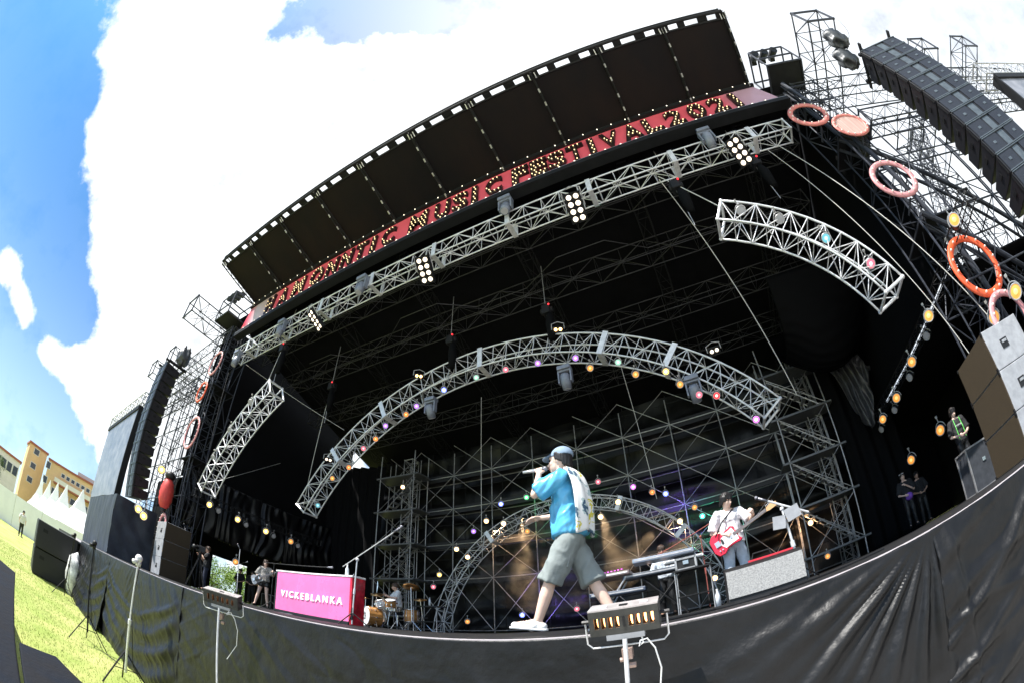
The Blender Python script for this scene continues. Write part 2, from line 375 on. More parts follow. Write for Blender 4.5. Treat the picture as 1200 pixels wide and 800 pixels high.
# trees
leafm = mat('leaves', (.05, .09, .018), .7, 0, .5, 3); leafl = mat('bright_leaves', (.16, .26, .03), .7, 0, .5, 3)
barkm = mat('bark', (.08, .055, .035), .9, 0, .3, 10)
def tree(label, loc, h, r, m, n=1600, seed=1, group=None):
    rn = random.Random(seed); t = thing('broadleaf_tree', label, 'tree', loc, 0, group)
    b = MB(); b.path([(0, 0, 0), (.05, 0, h * .3), (-.05, .1, h * .6), (.1, 0, h * .85)], [.16 * h / 5, .12 * h / 5, .08 * h / 5, .03])
    for k in range(7):
        a = k * 2.3; zz = h * (.35 + .07 * k); b.tube((0, 0, zz), (math.cos(a) * r * .6, math.sin(a) * r * .6, zz + h * .15), .05, 5, .015)
    b.build('trunk', barkm, t)
    b = MB(); cl = [(V((rn.gauss(0, .45) * r, rn.gauss(0, .45) * r, h * (.65 + rn.uniform(-.25, .3)))), r * rn.uniform(.25, .5)) for _ in range(14)]
    for i in range(n):
        c, cr = rn.choice(cl); dd = V((rn.gauss(0, 1), rn.gauss(0, 1), rn.gauss(0, 1))).normalized() * cr * rn.uniform(.5, 1.05)
        p = c + dd; a = V((rn.uniform(-1, 1), rn.uniform(-1, 1), rn.uniform(-1, 1))).normalized(); e = a.orthogonal().normalized(); q = .05 * h / 4
        b.add([p - a * q, p + e * q * .6, p + a * q, p - e * q * .6], [(0, 1, 2, 3)])
    b.build('crown', m, t)
tree('small bushy tree between the dark glazed building and the tan block', (-98, -7.5, ZG), 8, 2.0, leafm, 1500, 4)
for i, (x, y) in enumerate([(-31, 15.2), (-30.5, 17.3)]):
    tree(['bright green tree seen through the gap behind the left wing, left one', 'bright green tree seen through the gap behind the left wing, right one'][i], (x, y, ZG), 4.4 + .6 * i, 1.9, leafl, 5200, 11 + i, 'trees seen through the wing gap')

# ================================================================ STAGE STRUCTURE
XC = -5.7
def truss_parts(t, paths, m, r=.028, rb=.014, step=.55, cap_ends=True, ring_every=1):
    """box truss: paths = 4 lists of points (same length) in order round the section"""
    r *= .82; rb *= .8
    for pth in paths:
        b = MB(); b.path(pth, r, 7); b.build('chord', m, t, True)
    b = MB(); n = len(paths[0])
    for f in range(4):
        A, B = paths[f], paths[(f + 1) % 4]
        for i in range(n):
            if i % 2 == f % 2 and i < n - 1:
                b.tube(A[i], B[i + 1], rb, 5, cap=False)
            elif i < n - 1: b.tube(B[i], A[i + 1], rb, 5, cap=False)
            if i % ring_every == 0: b.tube(A[i], B[i], rb, 5, cap=False)
    b.build('lacing', m, t)
    if cap_ends:
        for k in (0, -1):
            b = MB(); c = sum((V(p[k]) for p in paths), V()) / 4
            for f in range(4):
                A, B = V(paths[f][k]), V(paths[(f + 1) % 4][k]); b.tube(A, B, r * 1.35, 6); b.ball(A, r * 1.9, 8, 5)
            b.build('end_frame', m, t)
def straight_truss(name, label, p, q, w, h, m, step=.6, r=.028, rb=.014, cat='truss', group=None, seams=0):
    p, q = V(p), V(q); d = (q - p); n = max(2, round(d.length / step)); dn = d.normalized()
    up = V((0, 0, 1)) if abs(dn.z) < .9 else V((0, 1, 0)); s = dn.cross(up).normalized(); up = s.cross(dn)
    t = thing(name, label, cat, p, 0, group)
    offs = [s * w / 2 + up * h / 2, -s * w / 2 + up * h / 2, -s * w / 2 - up * h / 2, s * w / 2 - up * h / 2]
    truss_parts(t, [[d * (i / n) + o for i in range(n + 1)] for o in offs], m, r, rb)
    for k in range(seams):
        c = d * ((k + .5) / seams); b = MB(); ang = Matrix((dn, s, up)).transposed()
        b.box(c - up * (h * .5 + .03), (.14, w * 1.1, .03), ang, ); b.box(c + s * (w * .5 + .03), (.14, .03, h * 1.1), ang); b.box(c - s * (w * .5 + .03), (.14, .03, h * 1.1), ang)
        b.build('splice_plate', m, t)
    return t

# roof canopy: front edge y 4.2 z 13.6, back edge y 6.75 z 13.0
canm = mat('canopy_underside', (.0045, .0042, .006), .62, 0, .7, .6, .3, 2.2, col2=(.012, .008, .0075), stretch=(1, .4, 1), spec=.15)
t = thing('roof_canopy', 'black cantilevered canopy with ribs above the red lettered banner', 'canopy', (0, 0, 0))
x0, x1 = -16.35, 5.55
def cp(x, k): # k 0 front .. 1 back
    return V((x, 4.2 + 2.55 * k, 13.62 - .62 * k))
nb = 10
for i in range(nb):
    a = x0 + (x1 - x0) * i / nb; c = x0 + (x1 - x0) * (i + 1) / nb
    b = MB(); A, B_, C_, D_ = cp(a + .004, .10), cp(c - .004, .10), cp(c - .004, 1), cp(a + .004, 1)
    up = V((0, 0, .02)); b.add([A, B_, C_, D_, A + up, B_ + up, C_ + up, D_ + up], [(0, 1, 2, 3), (7, 6, 5, 4), (0, 4, 5, 1), (1, 5, 6, 2), (2, 6, 7, 3), (3, 7, 4, 0)])
    b.build('roof_sheet', canm, t)
    for xx in ([a] if i < nb - 1 else [a, c]):
        b = MB(); dz = V((0, 0, -.16)); 
        b.path([cp(xx, 0) , cp(xx, 1)], .035); b.path([cp(xx, 0) + dz, cp(xx, 1) + dz], .028)
        for k in range(9):
            b.tube(cp(xx, k / 9) + (dz if k % 2 else V()), cp(xx, (k + 1) / 9) + (V() if k % 2 else dz), .013, 5, cap=False)
        for k in (.22, .40, .62, .80, .95): b.tube(cp(xx, k) + dz, cp(xx, k + .05) + dz + V((0, 0, -.02)), .03, 6, mi=1)
        b.build('rib', [dsteel, steel], t)
        # pale brackets at the front edge
        b = MB()
        for s in (-.1, 0, .1): b.tube(cp(xx + s, .0), cp(xx + s, .10) + V((0, 0, -.05)), .018)
        b.build('bracket', alu, t)
b = MB(); b.path([cp(x0, 0), cp(x1, 0)], .06, 8); b.path([cp(x0, .10), cp(x1, .10)], .045, 8); b.path([cp(x0, 0) + V((0, 0, .25)), cp(x1, 0) + V((0, 0, .25))], .035, 8)
b.path([cp(x0, 1), cp(x1, 1)], .05, 8); b.build('edge_beam', dsteel, t)
b = MB()   # slotted strip with openings to the sky
for i in range(nb):
    a = x0 + (x1 - x0) * i / nb; w = (x1 - x0) / nb
    for (s, e) in ((.0, .10), (.24, .36), (.57, .73), (.88, 1.0)):
        p, q = cp(a + w * s, .0), cp(a + w * e, .10); b.box((p + q) / 2 + V((0, 0, 0)), (w * (e - s), .25, .03))
b.build('slotted_edge_strip', dsteel, t)
for xx, sgn in ((x0, -1), (x1, 1)):
    b = MB(); b.box(cp(xx + sgn * .05, .55) + V((0, 0, .18)), (.03, 2.2, .30), Matrix.Rotation(-math.atan2(.62, 2.55), 3, 'X')); b.build('end_board', dsteel, t)
    b = MB(); tt = [cp(xx + sgn * .05, k / 8) + V((0, 0, .42)) for k in range(9)]; b.path(tt, .03)
    for k in range(8): b.tube(tt[k], cp(xx + sgn * .05, (k + (1 if k % 2 else 0)) / 8), .015, 5)
    b.build('end_lattice', steel, t)

# banner
t = thing('festival_banner', 'long red marquee banner lettered in bulbs under the canopy edge', 'banner', (0, 6.8, 12.1))
bx0, bx1 = -17.15, 6.15
fade = bpy.data.materials.new('banner_face'); fade.use_nodes = True; ft = fade.node_tree; fb = ft.nodes['Principled BSDF']; fb.inputs['Roughness'].default_value = .35
tcn = ft.nodes.new('ShaderNodeTexCoord'); sx = ft.nodes.new('ShaderNodeSeparateXYZ'); ft.links.new(tcn.outputs['Object'], sx.inputs[0])
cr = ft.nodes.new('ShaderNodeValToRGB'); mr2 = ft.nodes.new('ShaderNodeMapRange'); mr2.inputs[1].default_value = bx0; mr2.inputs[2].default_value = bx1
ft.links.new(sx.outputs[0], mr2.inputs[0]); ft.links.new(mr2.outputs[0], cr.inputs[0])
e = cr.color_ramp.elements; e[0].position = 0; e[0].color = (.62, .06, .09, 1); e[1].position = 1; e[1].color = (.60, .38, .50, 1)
for p, c in ((.018, (.62, .06, .09)), (.05, (.60, .50, .54)), (.10, (.62, .42, .44)), (.125, (.95, .14, .19)), (.915, (.95, .14, .19)), (.945, (.60, .36, .46))):  # whitish ends put the film's sheen into the face colour
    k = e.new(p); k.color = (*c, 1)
ns = ft.nodes.new('ShaderNodeTexNoise'); ns.inputs['Scale'].default_value = 2.5; ft.links.new(tcn.outputs['Object'], ns.inputs['Vector'])
mx = ft.nodes.new('ShaderNodeMixRGB'); mx.blend_type = 'MULTIPLY'; mx.inputs[0].default_value = .2; ft.links.new(cr.outputs[0], mx.inputs[1]); ft.links.new(ns.outputs[0], mx.inputs[2])
ft.links.new(mx.outputs[0], fb.inputs['Base Color'])
fb.inputs['Emission Color'].default_value = (.9, .04, .07, 1)
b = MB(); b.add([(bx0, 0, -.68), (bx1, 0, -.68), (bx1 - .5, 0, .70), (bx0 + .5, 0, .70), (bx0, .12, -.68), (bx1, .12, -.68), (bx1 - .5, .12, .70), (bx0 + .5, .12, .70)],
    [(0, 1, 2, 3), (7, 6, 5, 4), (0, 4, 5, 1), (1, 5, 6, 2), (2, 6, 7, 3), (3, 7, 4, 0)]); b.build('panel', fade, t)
b = MB(); b.box(((bx0 + bx1) / 2, .0, -.78), (bx1 - bx0 + .1, .36, .18)); b.box(((bx0 + bx1) / 2, .02, .76), (bx1 - bx0 - .9, .26, .10)); b.build('border', dsteel, t)
lipb = mat('banner_lower_sill', (.25, .27, .32), .4, .3)
b = MB(); b.box(((bx0 + bx1) / 2, -.10, -.677), (bx1 - bx0, .16, .02)); b.build('sill', lipb, t)
for i in range(46):
    x = bx0 + .7 + (bx1 - bx0 - 1.4) * i / 45; b = MB(); b.ball((x, -.06, .90), .045, 8, 6); b.tube((x, -.03, .8), (x, -.06, .87), .02, 6); b.build('edge_bulb', bulbw, t)
for i in range(46):
    x = bx0 + .5 + (bx1 - bx0 - 1.0) * (i + .5) / 46; b = MB(); b.ball((x, -.14, -.64), .04, 8, 6); b.build('edge_bulb', bulbw, t)
letm = mat('letter_tin', (.02, .012, .012), .35, .2, .3, 4)
def text_mesh(s, size, extr, off=0.0, shear=0.0, res=4, sp=1.0):
    c = bpy.data.curves.new('tmp', 'FONT'); c.body = s; c.space_character = sp; c.size = size; c.extrude = extr; c.offset = off; c.align_x = 'CENTER'; c.align_y = 'CENTER'; c.resolution_u = res; c.shear = shear
    ob = bpy.data.objects.new('tmp', c); C.objects.link(ob); dg = bpy.context.evaluated_depsgraph_get(); m = bpy.data.meshes.new_from_object(ob.evaluated_get(dg))
    bpy.data.objects.remove(ob); bpy.data.curves.remove(c); return m
ME0 = {}
LT = [('H', -14.64), ('A', -13.62), ('M', -12.6), ('O', -11.45), ('N', -10.56), ('N', -9.77), ('T', -9.05), ('I', -8.45), ('C', -7.74), ('M', -6.45), ('U', -5.49), ('S', -4.8), ('I', -4.27), ('C', -3.58), ('F', -2.66),
      ('E', -2.02), ('S', -1.42), ('T', -.80), ('I', -.27), ('V', .33), ('A', 1.05), ('L', 1.74), ('2', 2.47), ('0', 3.24), ('2', 3.98), ('1', 4.62)]
for ch, x in LT:
    m = text_mesh(ch, 1.30, .05, .045)
    xs = [v.co.x for v in m.vertices]; ys = [v.co.y for v in m.vertices]; cx = (min(xs) + max(xs)) / 2; cy = (min(ys) + max(ys)) / 2; hw = (max(xs) - min(xs)) / 2
    sc = min(1, (.37 if ch in 'MO' else .29) / hw) ; sy = .94 / (max(ys) - min(ys))
    tris = []
    for v in m.vertices: v.co = V(((v.co.x - cx) * sc, (v.co.y - cy) * sy, v.co.z))
    m.calc_loop_triangles()
    for tr in m.loop_triangles:
        P3 = [m.vertices[i].co for i in tr.vertices]
        if all(p.z > .045 for p in P3): tris.append([(p.x, p.y) for p in P3])
    def inside(px, py):
        for A, B_, C_ in tris:
            s1 = (B_[0] - A[0]) * (py - A[1]) - (B_[1] - A[1]) * (px - A[0]); s2 = (C_[0] - B_[0]) * (py - B_[1]) - (C_[1] - B_[1]) * (px - B_[0]); s3 = (A[0] - C_[0]) * (py - C_[1]) - (A[1] - C_[1]) * (px - C_[0])
            if (s1 >= 0) == (s2 >= 0) == (s3 >= 0): return True
        return False
    m.transform(Matrix.Rotation(R(90), 4, 'X')); m.materials.append(letm)
    o = bpy.data.objects.new('letter', m); C.objects.link(o); o.parent = t; o.location = (x, -.045, .01)
    yy = -.46; row = 0
    while yy <= .47:
        xx = -.42 + (.05 if row % 2 else 0)
        while xx <= .43:
            if inside(xx, yy) and inside(xx + .03, yy) and inside(xx - .03, yy):
                if 'bm' not in ME0: q_ = MB(); q_.ball((0, 0, 0), .020, 7, 5); ME0['bm'] = q_.mesh('bulb'); ME0['bm'].materials.append(bulbm)
                bo_ = bpy.data.objects.new('bulb', ME0['bm']); C.objects.link(bo_); bo_.parent = o; bo_.location = (xx, -.07, yy)
            xx += .14
        yy += .14; row += 1

# front truss
straight_truss('front_lighting_truss', 'long straight silver box truss across the stage opening below the red banner', (-17.0, 7.2, 10.42), (5.5, 7.2, 10.42), .52, .52, alu, .55, .03, .015, seams=9)

# arches
def arch_truss(name, label, cx, y, R0, cz, a0, a1, w, depth, m, n, r=.028, rb=.014, seams=(), sx=1.0):
    t = thing(name, label, 'truss', (cx, y, cz))
    def pt(a, rr, yy): return V((rr * math.cos(a) * sx, yy, rr * math.sin(a)))
    As = [a0 + (a1 - a0) * i / n for i in range(n + 1)]
    truss_parts(t, [[pt(a, R0, -depth / 2) for a in As], [pt(a, R0, depth / 2) for a in As], [pt(a, R0 - w, depth / 2) for a in As], [pt(a, R0 - w, -depth / 2) for a in As]], m, r, rb)
    for sfr in seams:
        a = a0 + (a1 - a0) * sfr; b = MB(); rot = Matrix.Rotation(-a, 3, 'Y')
        b.box(pt(a, R0 - w / 2, -depth / 2 - .04), (w * 1.15, .03, .16), rot); b.box(pt(a, R0 - w - .03, 0), (.03, depth, .16), rot); b.build('splice_plate', m, t)
    return t
arch_truss('arched_lighting_truss', 'large silver arched truss with coloured lamps hung over the middle of the stage', XC + .05, 10, 9.34, -.93, R(33.2), R(146.8), .62, .62, alu, 40, .032, .015, seams=(.17, .5, .28, .72, .86))
arch_truss('arched_lighting_truss', 'small silver arched truss standing on the deck behind the singer', -5.25, 15, 5.55, -.62, R(6.5), R(173.5), .45, .5, alu, 34, .026, .013, seams=(.2, .36, .7))
# wing arcs: circle through the measured points
def wing(label, pts, y, m, n=16):
    (ax, ay), (bx, by), (cx_, cy_) = pts
    dd = 2 * (ax * (by - cy_) + bx * (cy_ - ay) + cx_ * (ay - by))
    ux = ((ax**2 + ay**2) * (by - cy_) + (bx**2 + by**2) * (cy_ - ay) + (cx_**2 + cy_**2) * (ay - by)) / dd
    uy = ((ax**2 + ay**2) * (cx_ - bx) + (bx**2 + by**2) * (ax - cx_) + (cx_**2 + cy_**2) * (bx - ax)) / dd
    rr = math.hypot(ax - ux, ay - uy); a0 = math.atan2(ay - uy, ax - ux); a1 = math.atan2(cy_ - uy, cx_ - ux)
    if ax < XC and a1 < 0: a1 += 2 * math.pi
    return arch_truss('curved_wing_truss', label, ux, y, rr, uy, a0, a1, .62, .62, m, n, .032, .015)
wing('short curved silver truss hanging at the right side of the opening', [(2.15, 7.75), (3.75, 6.45), (4.98, 4.25)], 7.0, alu, 11)
wing('short curved silver truss hanging at the left side of the opening', [(-12.35, 7.55), (-14.6, 5.95), (-16.2, 4.0)], 7.0, alu, 12)

# ceiling, side walls, back
t = grid_cloth('stage_ceiling', lambda u, v: (-18.2 + 25.2 * u, 6.95 + 11.6 * v, 12.9 - 3.4 * v - .12 * abs(math.sin(u * 18.85)) + .05 * fn(u * 14, v * 9)), 120, 50, bcloth); tag(t, 'black cloth ceiling over the stage', 'ceiling cloth')
t = grid_cloth('backdrop_cloth', lambda u, v: (-17 + 24.5 * u, 18.1 + .16 * fn(u * 9, v * 7) + .12 * math.sin(v * 60 + 6 * fn(u * 5, v * 3)) * max(0, fn(u * 6, v * 5, 4) + .3) + .08 * fn(u * 40, v * 6, 2), -.02 + 10.2 * v), 220, 140, satin); tag(t, 'wrinkled glossy black backdrop behind the scaffolding', 'backdrop')
# left side
t = grid_cloth('wing_drape', lambda u, v: (-18.7 + .09 * math.sin(u * 130 + 9 * fn(u * 7, v * 1.5)) * max(.1, .5 + fn(u * 11, v * 2, 3)) + .10 * fn(u * 22, v * 1.2, 7) + .12 * math.sin(v * 5), 7.0 + 9.4 * u, 2.7 + 2.5 * v - .25 * math.sin(u * math.pi) * (1 - v)), 420, 30, satin); tag(t, 'gathered shiny black drape low on the left wing behind the amber lamps', 'drape')
t = grid_cloth('wing_wall_cloth', lambda u, v: (-19.1 + .05 * fn(u * 8, v * 5), 6.9 + 10.5 * u, 4.7 + 8.3 * v), 30, 20, bcloth); tag(t, 'plain black side cloth above the left wing', 'side cloth')
b = MB()
for (y0, y1, z0, z1) in ((7.6, 11.9, 0, 5), (14.4, 19, 0, 5), (11.9, 14.4, 2.3, 5)): b.box((-24.5, (y0 + y1) / 2, (z0 + z1) / 2), (.05, y1 - y0, z1 - z0))
b.box((-21.9, 19.0, 2.5), (5.2, .05, 5)); b.box((-21.8, 13.3, 5.02), (5.4, 11.4, .05)); b.box((-22.9, 7.6, 2.5), (3.2, .05, 5))
o = b.build('backstage_wall_cloth', bcloth); tag(o, 'black masking cloth round the left backstage with one bright gap', 'masking cloth')
t = grid_cloth('leg_drape', lambda u, v: (-19.4 + 4.4 * u, 16.0 + .10 * math.sin(u * 44 + v * 2) + .1 * fn(u * 3, v * 3), 0 + (8.9 - .5 * u) * v), 110, 40, bcloth); tag(t, 'tall black leg drape left of the scaffolding', 'leg drape')
t = grid_cloth('leg_drape', lambda u, v: (5.2 + 2.3 * u, 15.2 + .10 * math.sin(u * 24 + v * 2) + .1 * fn(u * 3, v * 3), 0 + 9.6 * v), 50, 40, bcloth); tag(t, 'tall black leg drape right of the scaffolding', 'leg drape')
t = grid_cloth('bunched_drape', lambda u, v: (5.0 + 1.5 * u + .35 * (1 - v) , 14.3 + .10 * math.sin(u * 40 + 3 * fn(u * 6, v * 3)) - .3 * u - .3 * v, 7.2 - .9 * u - (1 - v) * (.5 + 2.4 * math.sin(math.pi * min(1, u * 1.1)) ) ), 120, 50, mat('highlight_tone_cloth', (.055, .055, .06), .32, .2, .3, 5, .4, 9)); tag(t, 'crumpled shiny drape bunched on the right leg', 'drape')  # lighter silver tone puts the drape's bright highlight into the cloth colour
# right side wall (black) running into depth, and backstage box
t = grid_cloth('wing_wall_cloth', lambda u, v: (7.05 + .05 * fn(u * 8, v * 5), 7.2 + 10.5 * u, 4.6 + 8.3 * v), 30, 20, bcloth); tag(t, 'plain black side cloth above the right wing', 'side cloth')
b = MB(); b.box((11.0, 13.2, 2.2), (.05, 11.4, 4.4)); b.box((9.0, 18.8, 2.2), (4, .05, 4.4)); b.box((9.0, 13.2, 4.42), (4.1, 11.4, .05))
o = b.build('backstage_wall_cloth', bcloth); tag(o, 'black masking cloth round the right backstage', 'masking cloth')
# belly cloth hanging under right roof
t = grid_cloth('belly_cloth', lambda u, v: (3.6 + 3.2 * u, 11.2 + 3.6 * v, 8.8 - 2.9 * math.sin(math.pi * v) ** .8 * (.4 + .6 * math.sin(math.pi * (.15 + .7 * u))) + .012 * math.sin(v * 90 + 3 * fn(u * 4, v * 4))), 60, 160, mat('belly_black', (.003, .003, .0035), .6, 0, .2, 3, spec=.05)); tag(t, 'sagging black cloth bag high in the right wing', 'drape')

# inner roof trusses (dark)
for i, (y, z) in enumerate([(8.6, 11.5), (10.6, 10.9), (12.8, 10.2), (15.0, 9.55)]):
    straight_truss('roof_truss', 'dark roof truss crossing the stage, ' + ['nearest behind the silver front truss', 'second row back', 'third row back', 'last row above the scaffolding'][i], (-17.6, y, z), (6.3, y, z), .6, .7, mat('roof_truss_steel', (.055, .055, .06), .45, .6, .3, 5), .9, .024, .012, group='dark roof trusses')
for i in range(6):
    x = -16.0 + i * 4.1
    straight_truss('roof_beam', ORD[i] + ' dark roof beam from the left, running from front to back under the ceiling', (x, 7.6, 11.9), (x, 17.4, 9.0), .4, .5, dsteel, .9, .024, .012, group='dark roof beams')
b = MB(); pts = [(-14, 9.3), (-12.6, 9.3), (-11.9, 9.9), (-10, 9.9), (-8.6, 9.0), (-7, 9.0), (-5.9, 9.8), (-4, 9.8), (-2.6, 9.0), (-1, 9.0), (0.2, 9.9), (3, 9.9)]
for a, c in zip(pts, pts[1:]): b.tube((a[0], a[1], 10.4), (c[0], c[1], 10.4), .013, 5)
o = b.build('zigzag_pipe', MATS['roof_truss_steel']); tag(o, 'thin zigzag pipe under the black ceiling', 'pipe')

# scaffolding against the backdrop
t = thing('backdrop_scaffolding', 'tall tube scaffolding with planked levels across the back of the stage', 'scaffolding', (0, 0, 0))
xs = [-15.0 + 2.0 * i for i in range(10)] + [4.85]; zs = [.1, 2.45, 4.1, 5.8, 7.45]
plank = mat('scaffold_plank', (.05, .05, .052), .5, .3, .3, 4)
for x in xs:
    for y in (16.5, 17.5):
        b = MB(); b.tube((x, y, 0), (x, y, 8.6 if y < 17 else 9.3), .024, 6); b.build('upright', steel if y < 17 else dsteel, t)
for z in zs:
    for y in (16.5, 17.5):
        b = MB(); b.tube((xs[0], y, z), (xs[-1], y, z), .022, 6); b.build('ledger', steel, t)
    b = MB(); b.tube((xs[0], 16.5, z + .95), (xs[-1], 16.5, z + .95), .018, 6); b.build('guard_rail', dsteel, t)
    if z > 1:
        for i in range(0, 10):
            b = MB(); b.box(((xs[i] + xs[i + 1]) / 2, 17.0, z + .04), (xs[i + 1] - xs[i] - .04, .95, .04)); b.build('platform', plank, t)
        b = MB(); b.box(((xs[0] + xs[-1]) / 2, 16.53, z - .02), (xs[-1] - xs[0], .02, .34)); b.build('toe_board', black, t)
for j in range(len(zs)):
    z0 = zs[j]; z1 = zs[j + 1] if j < 4 else 9.0
    for i in range(10):
        b = MB(); 
        if (i + j) % 3 != 2 or j < 2: b.tube((xs[i], 16.46, z0), (xs[i + 1], 16.46, z1), .015, 5)
        b.tube((xs[i + 1], 16.43, z0), (xs[i], 16.43, z1), .015, 5)
        b.build('cross_brace', steel, t)
# vertical chain of ladders / stair towers at the two ends
def stair_tower(label, x, y, w, mirror=1):
    t = thing('stair_tower', label, 'scaffolding', (x, y, 0))
    for sx in (0, w):
        for sy in (0, 1.1):
            b = MB(); b.tube((sx * mirror, sy, 0), (sx * mirror, sy, 8.6), .026, 6); b.build('upright', steel, t)
    for z in (.62, 2.36, 4.0, 5.65, 7.4):
        b = MB(); b.box((w / 2 * mirror, .5, z), (w + .5, 1.05, .07)); b.build('platform', mat('bright_deck_plank', (.16, .165, .17), .45, .4, .2, 6), t)
    for z in (.65, 2.4, 4.05, 5.7):
        b = MB()
        for s in (.25, .75): b.tube((.1 * mirror, s, z), ((w - .1) * mirror, s, z + 1.6), .025, 5)
        for k in range(8): f = (k + .5) / 8; b.box(((.1 + (w - .2) * f) * mirror, .5, z + 1.6 * f), (.2, .5, .03))
        b.build('stair_flight', steel, t)
        b = MB(); b.tube((0, 0, z), (w * mirror, 0, z + 1.6), .014, 5); b.tube((w * mirror, 0, z), (0, 0, z + 1.6), .014, 5); b.build('cross_brace', steel, t)
    return t
stair_tower('stair tower of bright planks beside the left leg drape', -14.55, 15.3, 2.1)
stair_tower('stair tower of bright planks beside the right leg drape', 4.95, 14.9, 2.0, -1)
# lattice masts inside the stair towers
straight_truss('lattice_mast', 'slender silver lattice mast behind the drummer', (-13.2, 16.0, 0), (-13.2, 16.0, 8.4), .5, .5, steel, .45, .026, .012, 'mast')
straight_truss('lattice_mast', 'slender silver lattice mast beside the right stair tower', (4.55, 15.9, 0), (4.55, 15.9, 8.6), .5, .5, steel, .45, .026, .012, 'mast')

# ================================================================ SIDE TOWERS
def tower_complex(sgn, side):
    def X(x): return XC + sgn * x
    t = thing('side_tower_scaffold', 'dark scaffold tower behind the ring signs on the %s side' % side, 'scaffold tower', (0, 0, 0))
    xs_ = [12.15, 13.4, 15.4, 17.4, 19.4]; ys_ = [6.7, 8.0]; zz = [0, 1.8, 3.6, 5.4, 7.2, 9.0, 10.8, 12.0]
    for x in xs_:
        for y in ys_:
            b = MB(); b.tube((X(x), y, 0), (X(x), y, 12.2 if x < 15 else 9.4), .03, 6); b.build('upright', bsteel, t)
    for z in zz[1:]:
        for y in ys_:
            b = MB(); b.tube((X(12.15), y, z), (X(19.4 if z < 9.4 else 13.4), y, z), .028, 6); b.build('ledger', bsteel, t)
        for x in xs_:
            if z < 9.4 or x < 15: b = MB(); b.tube((X(x), 6.7, z), (X(x), 8.0, z), .022, 6); b.build('transom', bsteel, t)
    for j in range(len(zz) - 1):
        for i in range(4):
            if zz[j + 1] > 9.4 and i > 0: continue
            b = MB(); a, c = (xs_[i], xs_[i + 1]) if (i + j) % 2 else (xs_[i + 1], xs_[i]); b.tube((X(a), 6.68, zz[j]), (X(c), 6.68, zz[j + 1]), .018, 5)
            b.tube((X(c), 8.02, zz[j]), (X(a), 8.02, zz[j + 1]), .018, 5); b.build('cross_brace', bsteel, t)
    for z in (5.4, 9.0): b = MB(); b.box((X(12.8), 7.35, z + .03), (1.3, 1.25, .05)); b.build('platform', dsteel, t)
    # masts
    n = 0
    for (x, y, z0, z1, w, what) in ((12.75, 7.3, 0, 12.4, .7, 'inner lattice mast nearest the stage opening'), (17.6, 9.5, 0, 11.5, .8, 'lattice mast behind the scaffold'), (21.4, 8.5, 0, 12.6, .9, 'outer lattice mast beyond the speaker array')):
        straight_truss('lattice_mast', what + ' on the %s side' % side, (X(x), y, z0), (X(x), y, z1), w, w, bsteel, w * .9, .035, .018, 'mast')
    for (x, y0, y1, z, w, what) in ((14.45, 4.7, 11.0, 13.0, 1.15, 'nearest the banner'), (20.5, 6.2, 12, 13.0, 1.0, 'second out, beyond the speaker array'), (23.9, 6.1, 12, 13.0, 1.1, 'farthest out')):
        straight_truss('cantilever_beam', 'big open lattice beam jutting to the audience on the %s side, ' % side + what, (X(x), y0, z), (X(x), y1, z), w, 1.0, bsteel, .8, .04, .022, 'beam', 'jutting lattice beams')
    for (p, q, w, what) in (((12.6, 7.2, 12.0), (26.5, 7.2, 11.2), .8, 'upper horizontal lattice beam at the top'), ((13.2, 6.6, 9.0), (24.6, 6.6, 9.0), .6, 'lower horizontal lattice beam'),
                        ((13.3, 8.4, 4.0), (17.4, 8.6, 10.5), .5, 'sloping lattice beam'), ((17.0, 8.8, 3.0), (13.4, 8.8, 8.4), .5, 'crossing sloping lattice beam')):
        straight_truss('lattice_beam', what + ' on the %s side' % side, (X(p[0]), p[1], p[2]), (X(q[0]), q[1], q[2]), w, w, bsteel, w * .95, .032, .016, 'beam')
    # cluttered rig box by the banner end
    t = thing('rigging_platform', 'dark rigging cage with spotlights at the %s end of the red banner' % side, 'platform', (X(12.6), 6.6, 12.5))
    b = MB()
    for sx in (-.7, .7):
        for sy in (-.6, .6): b.tube((sx, sy, 0), (sx, sy, 1.3), .035)
    for z in (0, .6, 1.3):
        for s in (-1, 1): b.tube((-.7, s * .6, z), (.7, s * .6, z), .035); b.tube((s * .7, -.6, z), (s * .7, .6, z), .035)
    b.build('cage', bsteel, t); b = MB(); b.box((0, 0, .05), (1.4, 1.2, .06)); b.build('floor_plate', dsteel, t)
    for k in range(3):
        b = MB(); b.tube((-.45 + .4 * k, -.2, 1.55), (-.38 + .4 * k, -.5, 1.4), .13, 12, .15); b.box((-.45 + .4 * k, -.1, 1.6), (.2, .25, .2)); b.build('spotlight', black, t)
tower_complex(-1, 'left'); tower_complex(1, 'right')
b = MB(); 
# thick sloping struts and back stays
for i, (p, q, lab) in enumerate([((6.5, 6.9, 9.0), (12.5, 7.6, 3.2), 'upper dark sloping strut behind the right rings'), ((6.6, 6.6, 5.5), (10.5, 7.0, 2.0), 'lower dark sloping strut behind the right rings'), ((6.4, 6.5, 12.0), (7.4, 6.9, 1.0), 'near vertical dark strut along the right edge of the stage opening')]):
    b = MB(); d = V(q) - V(p); b.tube(p, q, .07, 8); b.tube(V(p) + V((0, .35, 0)), V(q) + V((0, .35, 0)), .05, 8); b.tube(V(p) + d * .3, V(p) + d * .35 + V((0, .35, 0)), .03); b.tube(V(p) + d * .7, V(p) + d * .75 + V((0, .35, 0)), .03)
    tag(b.build('steel_strut', bsteel), lab, 'strut')

